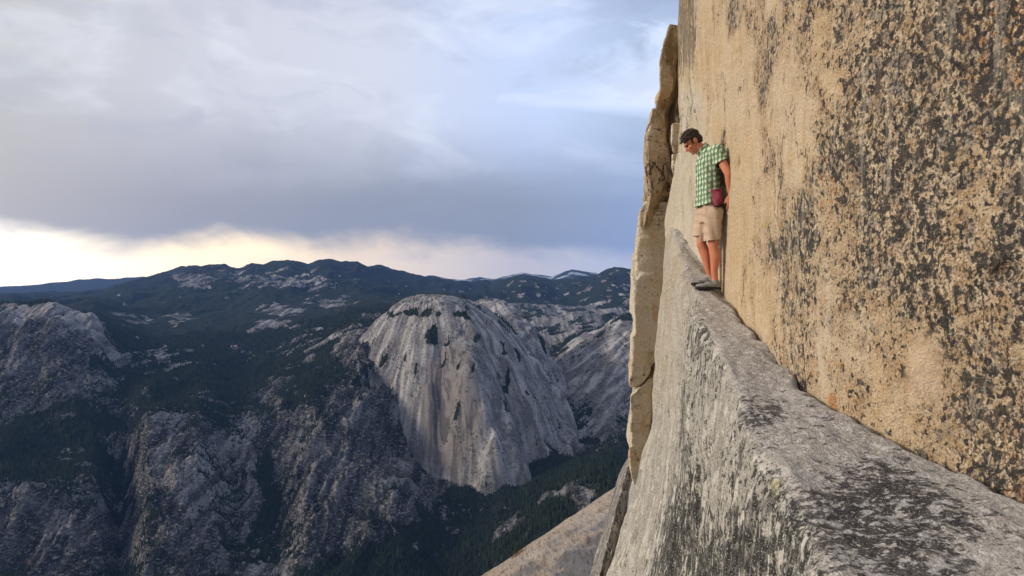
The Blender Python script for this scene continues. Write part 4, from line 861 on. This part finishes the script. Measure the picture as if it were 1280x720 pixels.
# --- shoes
for s_, a in LEGS.items():
    zf0 = ledge_z(B.x + a[2].x - .05, B.y + a[2].y)
    sx, sy = a[2].x, a[2].y
    u = Blob()
    u.ball(Vector((sx + .018, sy, zf0 + .055)), (.045, .040, .050)); u.ball(Vector((sx - .05, sy, zf0 + .050)), (.075, .040, .040)); u.ball(Vector((sx - .135, sy - .004, zf0 + .038)), (.075, .045, .030)); u.cone(Vector((sx + .004, sy, zf0 + .06)), .044, Vector((sx + .004, sy, zf0 + .092)), .043)
    so = u.build('shoe', .005, 3, cuts=[(Vector((0, 0, zf0 + .102)), Vector((0, 0, 1)))])
    shoe = link('shoe', so, M_SHOE, person)
    r_ = Blob(); n_ = 30; bmr = r_.bm
    def outline(t_): 
        x_ = math.cos(t_); return (sx - .072 + x_ * .142, sy - .004 * (1 - x_) + math.sin(t_) * (.047 if x_ < 0 else .040) * (abs(math.sin(t_))**-.15 if abs(math.sin(t_)) > .05 else 1))
    lo_ = [bmr.verts.new((*outline(2 * math.pi * k_ / n_), zf0 + .002)) for k_ in range(n_)]; hi_ = [bmr.verts.new((*outline(2 * math.pi * k_ / n_), zf0 + (.030 if math.cos(2 * math.pi * k_ / n_) > -.6 else .036))) for k_ in range(n_)]
    for k_ in range(n_): bmr.faces.new((lo_[k_], lo_[(k_+1) % n_], hi_[(k_+1) % n_], hi_[k_]))
    bmr.faces.new(lo_[::-1]); bmr.faces.new(hi_)
    link('sole', r_.build('sole', .004, 2), M_RUBBER, shoe)
    lc = Blob()
    for k_ in range(5):
        xx = sx - .035 - k_ * .018; zz_ = zf0 + .094 - k_ * .0075
        lc.chain([Vector((xx, sy - .030, zz_ - .012)), Vector((xx - .004, sy, zz_ + .001)), Vector((xx, sy + .030, zz_ - .012))], [.004, .004, .004])
    link('laces', lc.build('laces', .0025, 1), M_BLACK, shoe)
# --- chalk bag on a waist belt: worn, a thing of its own
bagp = W(890.5, 249.5, -.170)
bag = bpy.data.objects.new('chalk_bag', None); COL.objects.link(bag); bag.location = B + bagp
bag['label'] = 'maroon chalk bag hanging at the hip of the man'; bag['category'] = 'chalk bag'
u = Blob(); u.loft([(0, 0, z, a, a * .85) for z, a in [(-.098, .030), (-.09, .052), (-.05, .060), (0, .063), (.06, .062), (.088, .064)]])
bag.rotation_euler = (0, R(-7), 0); bag.scale = (.86, .86, .9)
link('pouch', u.build('pouch', .005, 3, bumpf=lambda co: 0.007 * math.sin(co.z * 40 + co.x * 60) + 0.006 * math.sin(co.x * 45 - co.z * 25 + 1)), M_BAG, bag)
u = Blob()
for k_ in range(20):
    a0_, a1_ = 2 * math.pi * k_ / 20, 2 * math.pi * (k_ + 1) / 20
    u.cone(Vector((math.cos(a0_) * .062, math.sin(a0_) * .053, .090)), .010, Vector((math.cos(a1_) * .062, math.sin(a1_) * .053, .090)), .010, 8)
link('rim', u.build('rim', .004, 1), M_BAG, bag)
u = Blob(); u.loft([(0, 0, z, a, a * .85) for z, a in [(-.112, .028), (-.100, .048), (-.084, .060)]]); link('base_patch', u.build('base_patch', .005, 2), M_BLACK, bag)
u = Blob(); u.ball(Vector((0, 0, .086)), (.05, .042, .012)); link('fleece_lining', u.build('fleece_lining', .005, 1), M_CHALK, bag)

bpy.data.scenes.remove(WORK)

# ================================================================== haze
bm = bmesh.new(); bmesh.ops.create_cube(bm, size=1)
for v in bm.verts: v.co = Vector((v.co.x * 70000, v.co.y * 70000, -1700 + (v.co.z + .5) * 3200))
me = bpy.data.meshes.new('haze'); bm.to_mesh(me); bm.free()
mh = bpy.data.materials.new('valley_haze'); mh.use_nodes = True; nt = mh.node_tree
for n_ in list(nt.nodes):
    if n_.type == 'BSDF_PRINCIPLED': nt.nodes.remove(n_)
pv = nt.nodes.new('ShaderNodeVolumePrincipled'); pv.inputs['Color'].default_value = (0.23, 0.45, 1.0, 1); pv.inputs['Density'].default_value = 1.3e-5; pv.inputs['Anisotropy'].default_value = 0.0
nt.links.new(pv.outputs[0], [n_ for n_ in nt.nodes if n_.type == 'OUTPUT_MATERIAL'][0].inputs['Volume'])
link('haze', me, mh, kind='stuff', label='pale blue haze filling the canyon air', category='haze')
